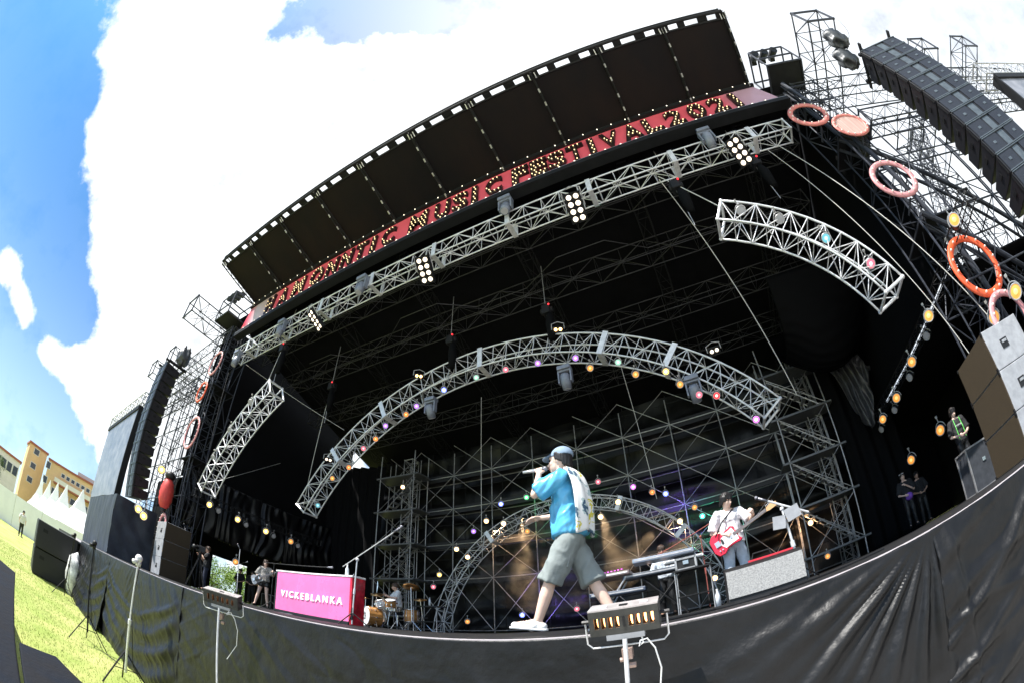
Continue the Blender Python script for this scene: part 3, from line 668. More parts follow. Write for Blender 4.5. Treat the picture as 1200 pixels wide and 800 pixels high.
# ---------------------------------------------------------------- ring signs
def ring(name, label, loc, r, w, m, tilt=0, sy=1.0, solid=False, nb=16, yaw_=0):
    t = thing(name, label, 'ring sign', loc, 0, None, (tilt, 0, yaw_))
    b = MB(); b.torus((0, 0, 0), r - w / 2, w / 2, (0, 1, 0), 40, 8, 1, sy, flat=.55); b.build('ring', m, t, True)
    if solid:
        b = MB(); b.add([V((0, 0, 0))] + [V(((r - w * .6) * math.cos(a), 0, (r - w * .6) * math.sin(a) * sy)) for a in [2 * math.pi * i / 36 for i in range(36)]], [(0, i + 1, (i + 1) % 36 + 1) for i in range(36)])
        o = b.build('striped_disc', mat('striped_disc', (.50, .30, .24), .4, .3, 0, 3, stretch=(5, .2, .1), col2=(.78, .55, .48)), t); s_ = o.modifiers.new('s', 'SOLIDIFY'); s_.thickness = .03
    for i in range(nb):
        a = 2 * math.pi * i / nb; b = MB(); b.ball(((r - w / 2) * math.cos(a), -w * .42, (r - w / 2) * math.sin(a) * sy), .024, 8, 6); b.tube(((r - w / 2) * math.cos(a), -w * .2, (r - w / 2) * math.sin(a) * sy), ((r - w / 2) * math.cos(a), -w * .4, (r - w / 2) * math.sin(a) * sy), .022, 6)
        b.build('bulb', mat('unlit_bulb', (.8, .74, .68), .3, 0, emit=(1, .8, .6), estr=.05), t)
    b = MB(); b.tube((0, .05, -r * sy), (0, .5, -r * sy - .05), .03); b.tube((0, .05, r * sy), (0, .5, r * sy), .03); b.build('bracket', bsteel, t)
    return t
ring('ring_sign', 'coral ring beside the right end of the banner', (5.85, 6.3, 9.62), .62, .17, rpaint)
ring('disc_sign', 'coral disc with pale stripes, just right of the top ring', (6.72, 6.3, 8.72), .56, .12, rpaint, solid=True)
ring('ring_sign', 'pink ring alone below the striped disc on the right', (6.38, 6.3, 6.42), .66, .16, pinkpaint)
ring('ring_sign', 'bright orange ring above the grey side speaker stack', (6.72, 6.3, 3.62), .74, .17, orpaint, sy=1.05)
ring('ring_sign', 'pink ring overlapping the bottom of the orange ring', (6.78, 6.26, 2.30), .62, .16, pinkpaint)
ring('ring_sign', 'pale pink ring highest on the left tower', (-16.75, 6.1, 9.3), .60, .11, pinkpaint)
ring('ring_sign', 'bright orange ring under the pale pink one on the left tower', (-17.25, 6.1, 8.0), .52, .13, orpaint)
ring('ring_sign', 'pink ring standing alone halfway down the left tower', (-16.9, 6.1, 6.0), .74, .12, pinkpaint)
ring('ring_sign', 'pink ring below the red lantern on the left', (-17.9, 6.1, 1.95), .50, .13, pinkpaint, sy=1.3)
t = thing('red_lantern', 'red oval ribbed lantern with dark cap on the left tower', 'lantern', (-17.85, 6.0, 3.35))
b = MB(); n = 16
for i in range(11):
    z = -.62 + 1.24 * i / 10; rr_ = .31 * math.sqrt(max(.02, 1 - (z / .70) ** 2)) + (.02 if i % 2 else 0); b.v += [(rr_ * math.cos(2 * math.pi * k / n), rr_ * math.sin(2 * math.pi * k / n), z) for k in range(n)]
for i in range(10):
    for k in range(n): b.f.append((i * n + k, i * n + (k + 1) % n, (i + 1) * n + (k + 1) % n, (i + 1) * n + k)); b.m.append(0)
b.build('shade', mat('lantern_red', (.65, .06, .05), .5, 0, .1, 6), t, True)
b = MB(); b.ball((0, 0, .78), (.24, .24, .20)); b.build('cap', black, t, True)
b = MB(); b.tube((0, 0, -.75), (0, 0, -.58), .12, 12); b.tube((0, 0, .9), (0, .4, 1.3), .02); b.build('fitting', black, t)

# ---------------------------------------------------------------- speaker arrays
def line_array(sgn, side, x, y, ztop, n, bw, bh, bd, yz=0, dc=.8):
    t = thing('line_array_speaker', 'long curved hanging column of black loudspeaker boxes on the %s' % side, 'speaker array', (x, y, ztop), yz)
    yy, z, a = 0, -.15, R(-3)
    for i in range(n):
        rot = Matrix.Rotation(a, 3, 'X'); c = V((0, yy, z)) + rot @ V((0, 0, -bh / 2))
        b = MB(); hw = bw / 2
        b.add([c + rot @ V(v) for v in [(-hw, -bd / 2, -bh * .48), (hw, -bd / 2, -bh * .48), (hw * .93, bd / 2, -bh * .36), (-hw * .93, bd / 2, -bh * .36), (-hw, -bd / 2, bh * .48), (hw, -bd / 2, bh * .48), (hw * .93, bd / 2, bh * .36), (-hw * .93, bd / 2, bh * .36)]],
              [(3, 2, 1, 0), (4, 5, 6, 7), (0, 1, 5, 4), (1, 2, 6, 5), (2, 3, 7, 6), (3, 0, 4, 7)])
        bo = bevelled(b.build('speaker_box', pabody, t), .012)
        b = MB()
        for s in (-1, 1): b.box(c + rot @ V((s * hw * .60, -bd / 2 - .012, 0)), (hw * .68, .02, bh * .86), rot)
        b.build('grille', paface, bo)
        b = MB(); b.box(c + rot @ V((0, -bd / 2 + .02, 0)), (hw * .3, .05, bh * .8), rot)
        for s in (-1, 1): b.box(c + rot @ V((s * hw * .60, -bd / 2 - .026, 0)), (.10, .012, .07), rot)
        for s in (-1, 1): b.box(c + rot @ V((0, -bd / 2 - .02, s * bh * .46)), (bw * .98, .03, .022), rot)
        b.build('horn', mat('horn_grey', (.10, .12, .135), .4, .3, .2, 9), bo)
        b = MB()
        for s in (-1, 1):
            b.box(c + rot @ V((s * (hw * .97 + .008), -.05, .05)), (.02, .16, .09), rot); b.box(c + rot @ V((s * (hw + .014), -bd * .42, 0)), (.02, .05, bh * .8), rot)
        b.build('side_handle', dsteel, bo)
        yy, z = yy + (rot @ V((0, 0, -bh))).y, z + (rot @ V((0, 0, -bh))).z; a += R(dc)
    b = MB(); 
    for s in (-1, 1): b.box((s * bw * .42, .1, -.02), (.06, bd * 1.6, .1))
    b.box((0, -.3, 0), (bw, .08, .1)); b.box((0, .6, 0), (bw, .08, .1)); b.tube((0, .1, 0), (0, .1, .9), .025); b.build('flying_frame', dsteel, t)
    return t
line_array(-1, 'left', XC - 14.45, 5.05, 9.5, 13, 1.25, .50, .8, 0, .9)
line_array(1, 'right', XC + 14.57, 4.95, 9.75, 16, 1.55, .50, .95, -R(14), .5)
def cover(label, loc, s):
    b = MB(); b.ball((0, 0, 0), (s * .8, s * .7, s), 30, 20)
    vs = [V(v) for v in b.v]; b.v = [tuple(V((v.x, v.y, v.z * 1.1 + (-.25 * s if v.z < 0 else 0))) * (1 + .55 * (.5 - abs(fn(v.x * 5, v.y * 5, v.z * 2 + s * 9)) * 2.2))) for v in vs]
    o = b.build('rain_cover', mat('rain_cover_cloth', (.05, .055, .06), .4, 0, .2, 3, .5, 7), None, True); o.location = loc
    tag(o, label, 'cover')
cover('grey bagged rain cover on top of the left speaker array', (XC - 13.9, 5.35, 10.15), .42)
cover('upper dark bag cover on top of the right speaker array', (XC + 13.75, 4.75, 10.9), .36); cover('lower dark bag cover beside the right speaker array', (XC + 13.6, 5.15, 10.3), .36)

# screens behind the arrays
scrm = mat('led_screen_mesh', (.17, .18, .20), .35, .3, 0, 1.2, .15, 50, col2=(.34, .34, .37))
for sgn, side in ((-1, 'left'), (1, 'right')):
    def X(x): return XC + sgn * x
    t = thing('video_screen', 'grey mesh video screen beyond the speaker array on the %s' % side, 'screen', (0, 5.6, 0))
    b = MB(); b.box((X(25.0), 0, 5.2), (9, .25, 7.0)); b.build('panel', scrm, t)
    b = MB(); b.box((X(25.0), .05, 8.85), (9.2, .5, .25)); b.box((X(20.4), .05, 5.3), (.15, .4, 7.2)); b.build('frame', dsteel, t)
    straight_truss('screen_truss', 'lattice header truss above the %s video screen' % side, (X(20), 5.8, 9.4), (X(29.5), 5.8, 9.4), .7, .7, steel, .7, .035, .018, 'truss')
# cloth covered box on the left side stage
t = grid_cloth('navy_cover_box', lambda u, v: (0, 0, 0), 1, 1, navy); bpy.data.objects.remove(t)
b = MB()
def boxcloth(nu, nv, P):
    o_ = len(b.v)
    for j in range(nv + 1):
        for i in range(nu + 1): b.v.append(tuple(P(i / nu, j / nv)))
    for j in range(nv):
        for i in range(nu): a = o_ + j * (nu + 1) + i; b.f.append((a, a + 1, a + nu + 2, a + nu + 1)); b.m.append(0)
boxcloth(60, 20, lambda u, v: (-27 + 7.6 * u, 4.2 + .05 * fn(u * 14, v * 2), 2.6 * v))
boxcloth(40, 20, lambda u, v: (-19.4 + .10 * fn(u * 3, v * 3, 5) + .05 * math.sin((u + v) * 14) * (1 - v), 4.2 + 2.1 * u, 2.6 * v))
boxcloth(10, 6, lambda u, v: (-27 + 7.6 * u, 4.2 + 2.1 * v, 2.6 - .03 * math.sin(u * 9)))
boxcloth(40, 20, lambda u, v: (-27 + 7.6 * u, 6.3, 2.6 * v)); 
o = b.build('covered_box', navy, None, True); tag(o, 'large box wrapped in navy cloth below the left speaker array', 'covered box')

# ================================================================ PEOPLE
def remeshed(b, name, m, parent, voxel, smooth=3, fac=.6):
    o = b.build('tmp', m); r = o.modifiers.new('r', 'REMESH'); r.mode = 'VOXEL'; r.voxel_size = voxel
    if smooth: q = o.modifiers.new('s', 'SMOOTH'); q.factor = fac; q.iterations = smooth
    dg = bpy.context.evaluated_depsgraph_get(); me = bpy.data.meshes.new_from_object(o.evaluated_get(dg)); me.name = name
    me.polygons.foreach_set('use_smooth', [True] * len(me.polygons))
    old = o.data; bpy.data.objects.remove(o); bpy.data.meshes.remove(old)
    if not me.materials: me.materials.append(m)
    n = bpy.data.objects.new(name, me); C.objects.link(n)
    if parent: n.parent = parent
    return n
def wrinkle(o, amp, f, lean=(0, 0, 0), seed=0):
    me = o.data; ns = [v.normal.copy() for v in me.vertices]
    for v, n in zip(me.vertices, ns):
        p = v.co; q = V((p.x * f + p.z * lean[0], p.y * f + p.z * lean[1], p.z * f * .55 + p.x * lean[2])) + V((seed, seed, 0))
        k = (1 - abs(noise.noise(q)) * 3.2); k2 = (1 - abs(noise.noise(q * 2.1 + V((5, 2, 1)))) * 3.2)
        v.co = p + n * amp * (max(0, k) + .45 * max(0, k2) - .35)
    me.update()
# everything below is in the person's frame: +X ahead, +Y to the left, Z up
def hand(b, w, d, pn, side, curl=.6, sc=1.0):
    """w wrist, d direction of palm, pn palm normal (towards which fingers curl), side vector towards the thumb"""
    w, d, pn = V(w), V(d).normalized(), V(pn).normalized(); pn = (pn - d * pn.dot(d)).normalized(); th = V(side); th = (th - d * th.dot(d) - pn * th.dot(pn)).normalized()
    L = .085 * sc
    for k in range(4):
        o = th * (.030 - .020 * k) * sc; b.limb(w + d * .012, w + d * L + o, .016 * sc, .0135 * sc, 8)
        kn = w + d * L + o; ln = (.040, .045, .042, .033)[k] * sc; r = .0088 * sc
        a1 = curl * .9; a2 = curl * 1.9
        m1 = kn + (d * math.cos(a1) + pn * math.sin(a1)) * ln; m2 = m1 + (d * math.cos(a2) + pn * math.sin(a2)) * ln * .8
        b.limb(kn, m1, r * 1.05, r, 8); b.limb(m1, m2, r, r * .85, 8)
    t0 = w + d * .02 * sc + th * .022 * sc; t1 = t0 + (d * .6 + th * .55 + pn * .3 * curl) * .045 * sc; t2 = t1 + (d * .8 + pn * .55 * curl + th * .05) * .035 * sc
    b.limb(t0, t1, .014 * sc, .011 * sc, 8); b.limb(t1, t2, .0105 * sc, .009 * sc, 8)
    b.ball(w + d * .045 * sc, (.03 * sc, .03 * sc, .03 * sc), 8, 6)
def person(label, loc, rz, J, col, voxel=.013, hair='short', sc=1.0, hat=None, group=None, sleeve='short', legs='trousers', shoe=None, extras=None):
    t = thing('person', label, 'person', loc, rz, group); t.scale = (sc, sc, sc)
    g = {k: V(v) for k, v in J.items() if isinstance(v, tuple) and len(v) == 3}
    hp, ch, nk, hd = g['hip'], g['chest'], g['neck'], g['head']
    yaw_ = g.get('look', V((1, 0, 0))).normalized(); hx = yaw_; hy = V((0, 0, 1)).cross(hx).normalized(); hz_ = hx.cross(hy); HR = Matrix((hx, hy, hz_)).transposed()
    def H(x, y, z): return hd + HR @ V((x, y, z))
    b = MB()
    # head: skull, jaw, nose, ears, lips, brow, neck
    b.ball(H(-.01, 0, .03), (.098, .078, .098), 20, 14, HR); b.ball(H(.025, 0, -.035), (.068, .058, .075), 16, 10, HR); b.ball(H(.055, 0, -.085), (.030, .030, .024), 10, 8, HR)
    b.limb(H(.078, 0, .012), H(.106, 0, -.028), .010, .015, 8); b.ball(H(.082, 0, -.058), (.014, .024, .009), 10, 6, HR)
    b.ball(H(.080, 0, .034), (.014, .05, .012), 10, 6, HR)
    for s in (-1, 1): b.ball(H(-.012, s * .078, -.005), (.018, .010, .030), 8, 6, HR); b.ball(H(.055, s * .035, -.02), (.03, .025, .03), 8, 6, HR)
    b.limb(nk + V((-.005, 0, -.04)), H(-.012, 0, -.06), .058, .052, 14)
    # torso
    sl, sr = g['sl'], g['sr']; side = (sl - sr).normalized()
    fw = side.cross(V((0, 0, 1))).normalized()
    TR = Matrix((fw, side, V((0, 0, 1)))).transposed()
    b.ball(ch, (.105, .155, .17), 16, 12, TR); b.ball((ch + hp) / 2, (.098, .132, .16), 16, 12, TR); b.ball(hp, (.105, .150, .12), 16, 12, TR)
    b.limb(sl * .8 + sr * .2 , nk, .055, .05); b.limb(sr * .8 + sl * .2, nk, .055, .05)
    for s in ('l', 'r'):
        sh, e_, w = g['s' + s], g['e' + s], g['w' + s]; b.limb(sh, e_, .050, .038); b.limb(e_, w, .038, .025)
        hs = 1 if s == 'l' else -1
        dd = g.get('h' + s, w + (w - e_)) - w; pn = g.get('p' + s, V((0, -hs, 0))); th = g.get('t' + s, V((1, 0, .3)))
        hand(b, w, dd, pn, th, J.get('curl' + s, (.5,))[0])
        kn, an, to = g['k' + s], g['a' + s], g['o' + s]; h0 = hp + side * .085 * hs + V((0, 0, -.03))
        b.limb(h0, kn, .082, .055, 14); b.limb(kn, kn + (an - kn) * .35, .052, .056, 14); b.limb(kn + (an - kn) * .35, an, .056, .036, 14)
        b.limb(an, to, .036, .028, 10); b.ball(an + (an - to).normalized() * .03 + V((0, 0, -.03)), .034, 10, 8)
    sk = mat('skin_' + col.get('skin', 'mid'), {'mid': (.60, .37, .27), 'pale': (.78, .54, .43)}[col.get('skin', 'mid')], .5, 0, .04, 20)
    body = remeshed(b, 'body', sk, t, voxel, 2)
    b = MB()
    for s in (-1, 1): b.ball(H(.084, s * .030, .008), (.012, .015, .009), 10, 6, HR)
    b.build('eyes', eyem, t, True)
    b = MB(); b.ball(H(.094, 0, -.060), (.006, .020, .006 if not J.get('sing') else .014), 10, 6, HR); b.build('lips', lipm, t, True)
    b = MB()
    for s in (-1, 1): b.tube(H(.091, s * .014, .030), H(.084, s * .045, .031), .0045, 5)
    b.build('eyebrows', hairm, t)
    # hair
    b = MB(); hm = hairb if col.get('hair') == 'brown' else hairm; rn = random.Random(hash(label) % 1000 if False else len(label))
    if hair != 'cap': b.ball(H(-.022, 0, .052), (.106, .090, .092), 18, 12, HR)
    else: b.ball(H(-.035, 0, .035), (.090, .086, .078), 18, 12, HR)
    nlock = 34; drop = {'short': .05, 'cap': .075, 'mop': .085, 'long': .17}[hair]
    for i in range(nlock):
        a = -2.5 + 5.0 * i / (nlock - 1); front = abs(a) > 2.0
        a2 = math.pi - a if False else a + math.pi      # centred on the back of the head
        x = math.cos(a2) * .092 - .02; y = math.sin(a2) * .082; L_ = drop * (1 + rn.uniform(-.2, .2)) * (.45 if abs(a) > 2.0 else (.85 if abs(a) > 1.4 else 1.0))
        if hair == 'cap' and abs(a) > 1.95: continue
        if hair == 'cap' and abs(a) > 1.2: L_ *= .45
        top = .045 if abs(a) < 1.7 else .06
        b.limb(H(x * .93, y * .93, top), H(x * 1.08 , y * 1.08, top - .03 - L_), .022, .009, 6)
    if hair in ('mop', 'long', 'short'):
        for i in range(11):
            y = -.06 + .012 * i; b.limb(H(.055, y, .10), H(.098 - abs(y) * .35, y * 1.1, .045 + rn.uniform(-.012, .01) + (-.012 if hair == 'mop' else 0)), .018, .007, 6)
    if col.get('no_hair') is None: remeshed(b, 'hair', hm, t, max(.008, voxel * .7), 1)
    # shirt
    if 'shirt' in col:
        b = MB(); i = .018
        b.ball(ch + V((0, 0, .01)), (.118 + i, .168 + i, .17), 18, 12, TR); lo = g.get('hem', hp + V((0, 0, .02)))
        n = 20; z0 = ch; mid = (ch + hp) / 2
        vs = []; fs = []
        for q in range(6):
            f = q / 5; c = ch.lerp(lo, f); rx = (.122 + .012 * f + i * .5) * (J.get('loose', 1.0) if f > .15 else 1); ry = .172 + .004 * f + i * .4
            vs += [c + TR @ V((rx * math.cos(2 * math.pi * k / n), ry * math.sin(2 * math.pi * k / n), 0)) for k in range(n)]
        for q in range(5):
            for k in range(n): fs.append((q * n + (k + 1) % n, q * n + k, (q + 1) * n + k, (q + 1) * n + (k + 1) % n))
        fs += [tuple(range(n)), tuple(range(5 * n, 6 * n))[::-1]]
        b.add(vs, fs)
        b.limb(sl * .9 + sr * .1, nk + V((-.01, 0, -.05)), .066, .058); b.limb(sr * .9 + sl * .1, nk + V((-.01, 0, -.05)), .066, .058)
        for s in ('l', 'r'):
            sh, e_, w = g['s' + s], g['e' + s], g['w' + s]
            if sleeve == 'short': lo_ = J.get('loose', 1.0); b.limb(sh, sh.lerp(e_, .35), .070, .076, 14); b.tube(sh, sh.lerp(e_, .90), .074, 16, .086 * lo_)
            elif sleeve == 'long': b.limb(sh, e_, .066, .055); b.limb(e_, e_.lerp(w, .93), .054, .040)
        so_ = remeshed(b, 'shirt', col['shirt'], t, max(.011, voxel), 2)
        wrinkle(so_, .016, 6.5, (2.5, 1.5, 2), len(label))
    if 'pants' in col:
        b = MB(); b.ball(hp + V((0, 0, -.01)), (.122, .168, .115), 18, 12, TR); b.tube(hp + V((0, 0, -.05)), hp + V((0, 0, .09)), .12, 18, .115)
        for s in ('l', 'r'):
            hs = 1 if s == 'l' else -1; kn, an = g['k' + s], g['a' + s]; h0 = hp + side * .085 * hs + V((0, 0, -.03))
            if legs == 'shorts': b.limb(h0, h0.lerp(kn, .3), .105, .108, 16); b.tube(h0, h0.lerp(kn, 1.02), .102, 18, .112)
            elif legs == 'hotpants': b.limb(h0, h0.lerp(kn, .22), .10, .10, 14)
            else: b.limb(h0, kn, .096, .072, 14); b.limb(kn, kn.lerp(an, .95), .072, .056, 14)
        so_ = remeshed(b, 'shorts' if legs != 'trousers' else 'trousers', col['pants'], t, max(.011, voxel), 2)
        wrinkle(so_, .012, 5.5, (-1.5, 1.0, 2), len(label) + 3)
    # shoes
    sm = shoe or black
    for s in ('l', 'r'):
        an, to = g['a' + s], g['o' + s]; dd = (to - an); dd.z = 0 if abs(dd.z) < .06 else dd.z; dd.normalize()
        b = MB(); heel = an - dd * .045 + V((0, 0, -.045)); tip = to + dd * .035
        b.limb(heel, tip - dd * .01, .040, .030, 12); b.limb(an + V((0, 0, -.02)), heel + dd * .10, .046, .040, 12); b.limb(heel + dd * .08 + V((0, 0, .02)), tip - dd * .06, .036, .024, 12)
        sh_ = remeshed(b, 'shoe', sm, t, .008, 2)
        sd = V((0, 0, 1)).cross(dd); b = MB()
        for q in range(4): c_ = heel.lerp(tip, .46 + .10 * q) + V((0, 0, .055 - .010 * q)); b.tube(c_ - sd * .022, c_ + sd * .022, .0045, 5)
        b.build('laces', dsteel, sh_)
        b = MB(); dn = V((0, 0, -.036)); n_ = 16; pr = [(heel + dd * (-.035 if abs(q) > 9 else 0)) for q in ()]; prof = []
        for q in range(n_): a_ = 2 * math.pi * q / n_; c_ = (heel if math.cos(a_) < 0 else tip - dd * .015) + dd * math.cos(a_) * .045 + sd * math.sin(a_) * .040; prof.append((c_.x, c_.y, c_.z - (.041 if math.cos(a_) < 0 else .034)))
        b.add([(p_[0], p_[1], p_[2]) for p_ in prof] + [(p_[0], p_[1], p_[2] + .022) for p_ in prof], [tuple(range(n_))[::-1], tuple(range(n_, 2 * n_))] + [(q, (q + 1) % n_, n_ + (q + 1) % n_, n_ + q) for q in range(n_)]); b.build('sole', wht_cloth if sm is white or shoe else black, sh_, True)
    return t, H
# ------- singer
shirtm = mat('sky_blue_satin', (.09, .41, .68), .30, 0, .12, 3, spec=.6)
shortsm = mat('grey_green_cotton', (.23, .26, .255), .75, 0, .08, 5, .15, 18)
LX, LY = -1.24, 3.66
J = dict(hip=(.0, 0, .84), chest=(.0, 0, 1.22), neck=(.0, 0, 1.455), head=(.045, 0, 1.60), sl=(-.02, .17, 1.385), sr=(.02, -.165, 1.385),
         el=(.225, .20, 1.255), wl=(.215, .10, 1.48), hl=(.24, .05, 1.56), pl=(.2, -1, 0), tl=(-1, 0, .6), curll=(1.15,),
         er=(.10, -.21, 1.13), wr=(.33, -.18, 1.14), hr=(.43, -.16, 1.135), pr=(0, .3, -1), tr=(.4, 1, .1), curlr=(.45,),
         kl=(.17, .10, .47), al=(.30, .10, .115), ol=(.49, .10, .10), kr=(-.15, -.09, .44), ar=(-.30, -.09, .13), orr=(-.13, -.09, .05), hem=(.0, 0, .87), look=(1, 0, .08), sing=1, loose=1.12)
J['or'] = J.pop('orr')
t, H = person('singer in blue satin shirt and grey shorts striding left along the stage lip', (LX, LY, .01), math.pi, J, dict(shirt=shirtm, pants=shortsm, skin='pale'), voxel=.0068, hair='cap', legs='shorts', shoe=white)
capm = mat('pale_blue_denim', (.22, .30, .40), .8, 0, .1, 30, .1, 90)
b = MB(); b.ball(H(-.028, 0, .052), (.112, .094, .098), 22, 14); 
vs = [v for v in b.v]
co = remeshed(b, 'cap_crown', capm, t, .008, 1)
for v in co.data.vertices:
    lim = H(0, 0, .045).z
    if v.co.z < lim: v.co.z = lim + (v.co.z - lim) * .05
b = MB(); n = 14; vs = []; 
for s in (0, 1):
    for i in range(n + 1):
        a = -1.15 + 2.3 * i / n; vs.append(H(.045 + .028 * math.cos(a), .082 * math.sin(a), .058 + s * .006)); vs.append(H(.068 + .095 * math.cos(a), .086 * math.sin(a), .048 - .02 * math.cos(a) ** 2 - .012 * abs(math.sin(a)) + s * .006))
m_ = 2 * (n + 1); fs = []
for i in range(n):
    fs += [(2 * i, 2 * i + 1, 2 * i + 3, 2 * i + 2)[::-1], (m_ + 2 * i, m_ + 2 * i + 1, m_ + 2 * i + 3, m_ + 2 * i + 2), (2 * i + 1, 2 * i + 3, m_ + 2 * i + 3, m_ + 2 * i + 1)]
b.add(vs, fs); b.build('cap_brim', capm, t, True)
b = MB(); b.box((.085, 0, .60), (.02, .02, .01)); 
# trouser pocket flap, waistband
b = MB(); b.box((.03, .145, .66), (.13, .012, .15), Matrix.Rotation(R(-14), 3, 'Y')); b.box((.035, .152, .725), (.14, .012, .045), Matrix.Rotation(R(-14), 3, 'Y')); bevelled(b.build('cargo_pocket', shortsm, t), .006)
# towel on his back
tw = bpy.data.materials.new('printed_towel'); tw.use_nodes = True; tt_ = tw.node_tree; pb = tt_.nodes['Principled BSDF']; pb.inputs['Roughness'].default_value = .9
tcn = tt_.nodes.new('ShaderNodeTexCoord'); vo = tt_.nodes.new('ShaderNodeTexNoise'); vo.inputs['Scale'].default_value = 9; vo.inputs['Detail'].default_value = 3; tt_.links.new(tcn.outputs['Object'], vo.inputs['Vector'])
cr = tt_.nodes.new('ShaderNodeValToRGB'); cr.color_ramp.interpolation = 'CONSTANT'; e = cr.color_ramp.elements; e[0].position = 0; e[0].color = (.05, .10, .16, 1); e[1].position = .37; e[1].color = (.45, .55, .55, 1)
for p, c in ((.42, (.82, .82, .80)), (.60, (.62, .55, .08)), (.66, (.8, .8, .78)), (.70, (.12, .3, .32))): k = e.new(p); k.color = (*c, 1)
tt_.links.new(vo.outputs[0], cr.inputs[0]); tt_.links.new(cr.outputs[0], pb.inputs['Base Color'])
b = MB(); nu, nv = 16, 22; vs = []
for q in range(nv + 1):
    f = q / nv
    for k in range(nu + 1):
        u = k / nu - .5; z = 1.475 - .62 * f + .02 * math.sin(u * 9); w = .19 + .05 * f
        y = u * 2 * w * .9 + .035; a = u * 2.2
        x = -.05 - .125 * math.cos(a) * (1 - math.exp(-f * 9)) - .035 * math.sin(f * 2.6) - .012 * math.sin(u * 20 + f * 3) - .02
        vs.append((x, y, z))
b.add(vs, [(q * (nu + 1) + k, q * (nu + 1) + k + 1, (q + 1) * (nu + 1) + k + 1, (q + 1) * (nu + 1) + k) for q in range(nv) for k in range(nu)])
o = b.build('towel', tw, None, True); s_ = o.modifiers.new('s', 'SOLIDIFY'); s_.thickness = .014; o.location = (LX, LY, .01); o.rotation_euler = (0, 0, math.pi)
tag(o, 'printed white towel hanging down the singer\'s back', 'towel')
micm = mat('mic_grille', (.25, .25, .28), .35, .7, .3, 200, .3, 300)
def mic(label, p, d, loc=(0, 0, 0), rz=0, parent_scale=1, body=black):
    t = thing('microphone', label, 'microphone', loc, rz); p = V(p); d = V(d).normalized()
    b = MB(); b.tube(p, p + d * .035, .019, 12, .026); b.ball(p + d * .050, .026, 12, 9); b.build('head', micm, t, True)
    b = MB(); b.tube(p, p - d * .16, .018, 12, .013); b.build('handle', body, t, True); return t
mic('silver handheld microphone gripped at the singer\'s mouth', (.225, .045, 1.545), (-.80, -.22, .05), (LX, LY, .01), math.pi, body=mat('mic_silver', (.6, .62, .65), .3, .6))

# ------- guitars
def guitar(label, loc, M, bodym, pick, strings=6, scale=1.0, kind='guitar'):
    t = thing('electric_' + kind, label, kind, loc); t.rotation_mode = 'XYZ'; t.matrix_world = Matrix.Translation(loc) @ M.to_4x4() @ Matrix.Scale(scale, 4)
    # local: X along neck, Y up across the body, Z out of the front
    o1 = [(-.22, .02), (-.215, .10), (-.16, .155), (-.08, .155), (-.01, .11), (.05, .115), (.12, .135), (.165, .10), (.15, .045), (.17, .03), (.17, -.03), (.15, -.03), (.165, -.07), (.19, -.12), (.15, -.135), (.06, -.12), (-.02, -.12), (-.10, -.17), (-.18, -.16), (-.22, -.09)]
    b = MB(); b.prism(o1, .042); bevelled(b.build('body', bodym, t), .008, 3)
    o2 = [(-.06, .05), (.05, .085), (.13, .10), (.14, .04), (.15, -.03), (.15, -.10), (.04, -.10), (-.05, -.11), (-.10, -.03)]
    b = MB(); b.prism(o2, .004, Matrix.Translation((0, 0, .025))); b.build('pickguard', pick, t)
    nk_ = mat('maple', (.45, .27, .12), .4, 0, .15, 10, stretch=(.2, 1, 1))
    L_ = .48 if kind == 'guitar' else .62
    b = MB(); b.box((.15 + L_ / 2, 0, .018), (L_, .048, .024)); bevelled(b.build('neck', nk_, t), .006)
    b = MB(); b.box((.13 + L_ / 2, 0, .031), (L_ + .04, .044, .003)); b.build('fretboard', mat('rosewood', (.10, .07, .06), .5, 0, .3, 10), t)
    b = MB(); b.prism([(0, -.022), (.04, -.035), (.17, -.038), (.175, .02), (.10, .045), (.02, .028)], .016, Matrix.Translation((.15 + L_, 0, .012))); hs = b.build('headstock', nk_, t)
    for k in range(strings):
        b = MB(); b.tube((.15 + L_ + .03 + .022 * k, .040, .012), (.15 + L_ + .03 + .022 * k, .065, .012), .006, 6); b.build('tuning_peg', chrome, hs)
    for k in range(14):
        b = MB(); b.box((.15 + L_ - .034 * k - .02, 0, .031), (.002, .046, .002)); b.build('fret', chrome, t)
    b = MB()
    for k in range(strings):
        y = (-.018 + .036 * k / (strings - 1)); b.tube((-.13, y * 1.3, .034), (.16 + L_, y, .033), .0009, 4)
    b.build('strings', chrome, t)
    b = MB(); b.box((-.13, 0, .032), (.07, .08, .012)); b.build('bridge', chrome, t)
    for x in (-.06, .07): b = MB(); b.box((x, 0, .03), (.03, .075, .012)); b.build('pickup', chrome if x > 0 else black, t)
    for k in range(2): b = MB(); b.tube((-.10 - .04 * k, -.105, .02), (-.10 - .04 * k, -.105, .042), .011, 10); b.build('knob', chrome, t)
    return t
# ------- right guitarist
GX, GY = .20, 6.6
J = dict(hip=(0, 0, .92), chest=(-.02, 0, 1.27), neck=(.0, 0, 1.45), head=(.06, 0, 1.59), sl=(0, .18, 1.40), sr=(0, -.18, 1.40),
         el=(.14, .30, 1.18), wl=(.34, .30, 1.22), hl=(.40, .26, 1.27), pl=(-.5, -.5, .6), tl=(0, .2, 1), curll=(1.1,),
         er=(-.02, -.30, 1.13), wr=(.20, -.16, 1.05), hr=(.26, -.08, 1.02), pr=(-1, 0, 0), tr=(.3, 0, 1), curlr=(.8,),
         kl=(.05, .12, .50), al=(.0, .14, .10), ol=(.17, .18, .06), kr=(.05, -.12, .50), ar=(.0, -.14, .10), hem=(0, 0, .90), look=(.85, .45, -.35))
J['or'] = (.17, -.18, .06)
pale_shirt = mat('pale_print_shirt', (.60, .62, .64), .8, 0, 0, 26, col2=(.78, .72, .74))
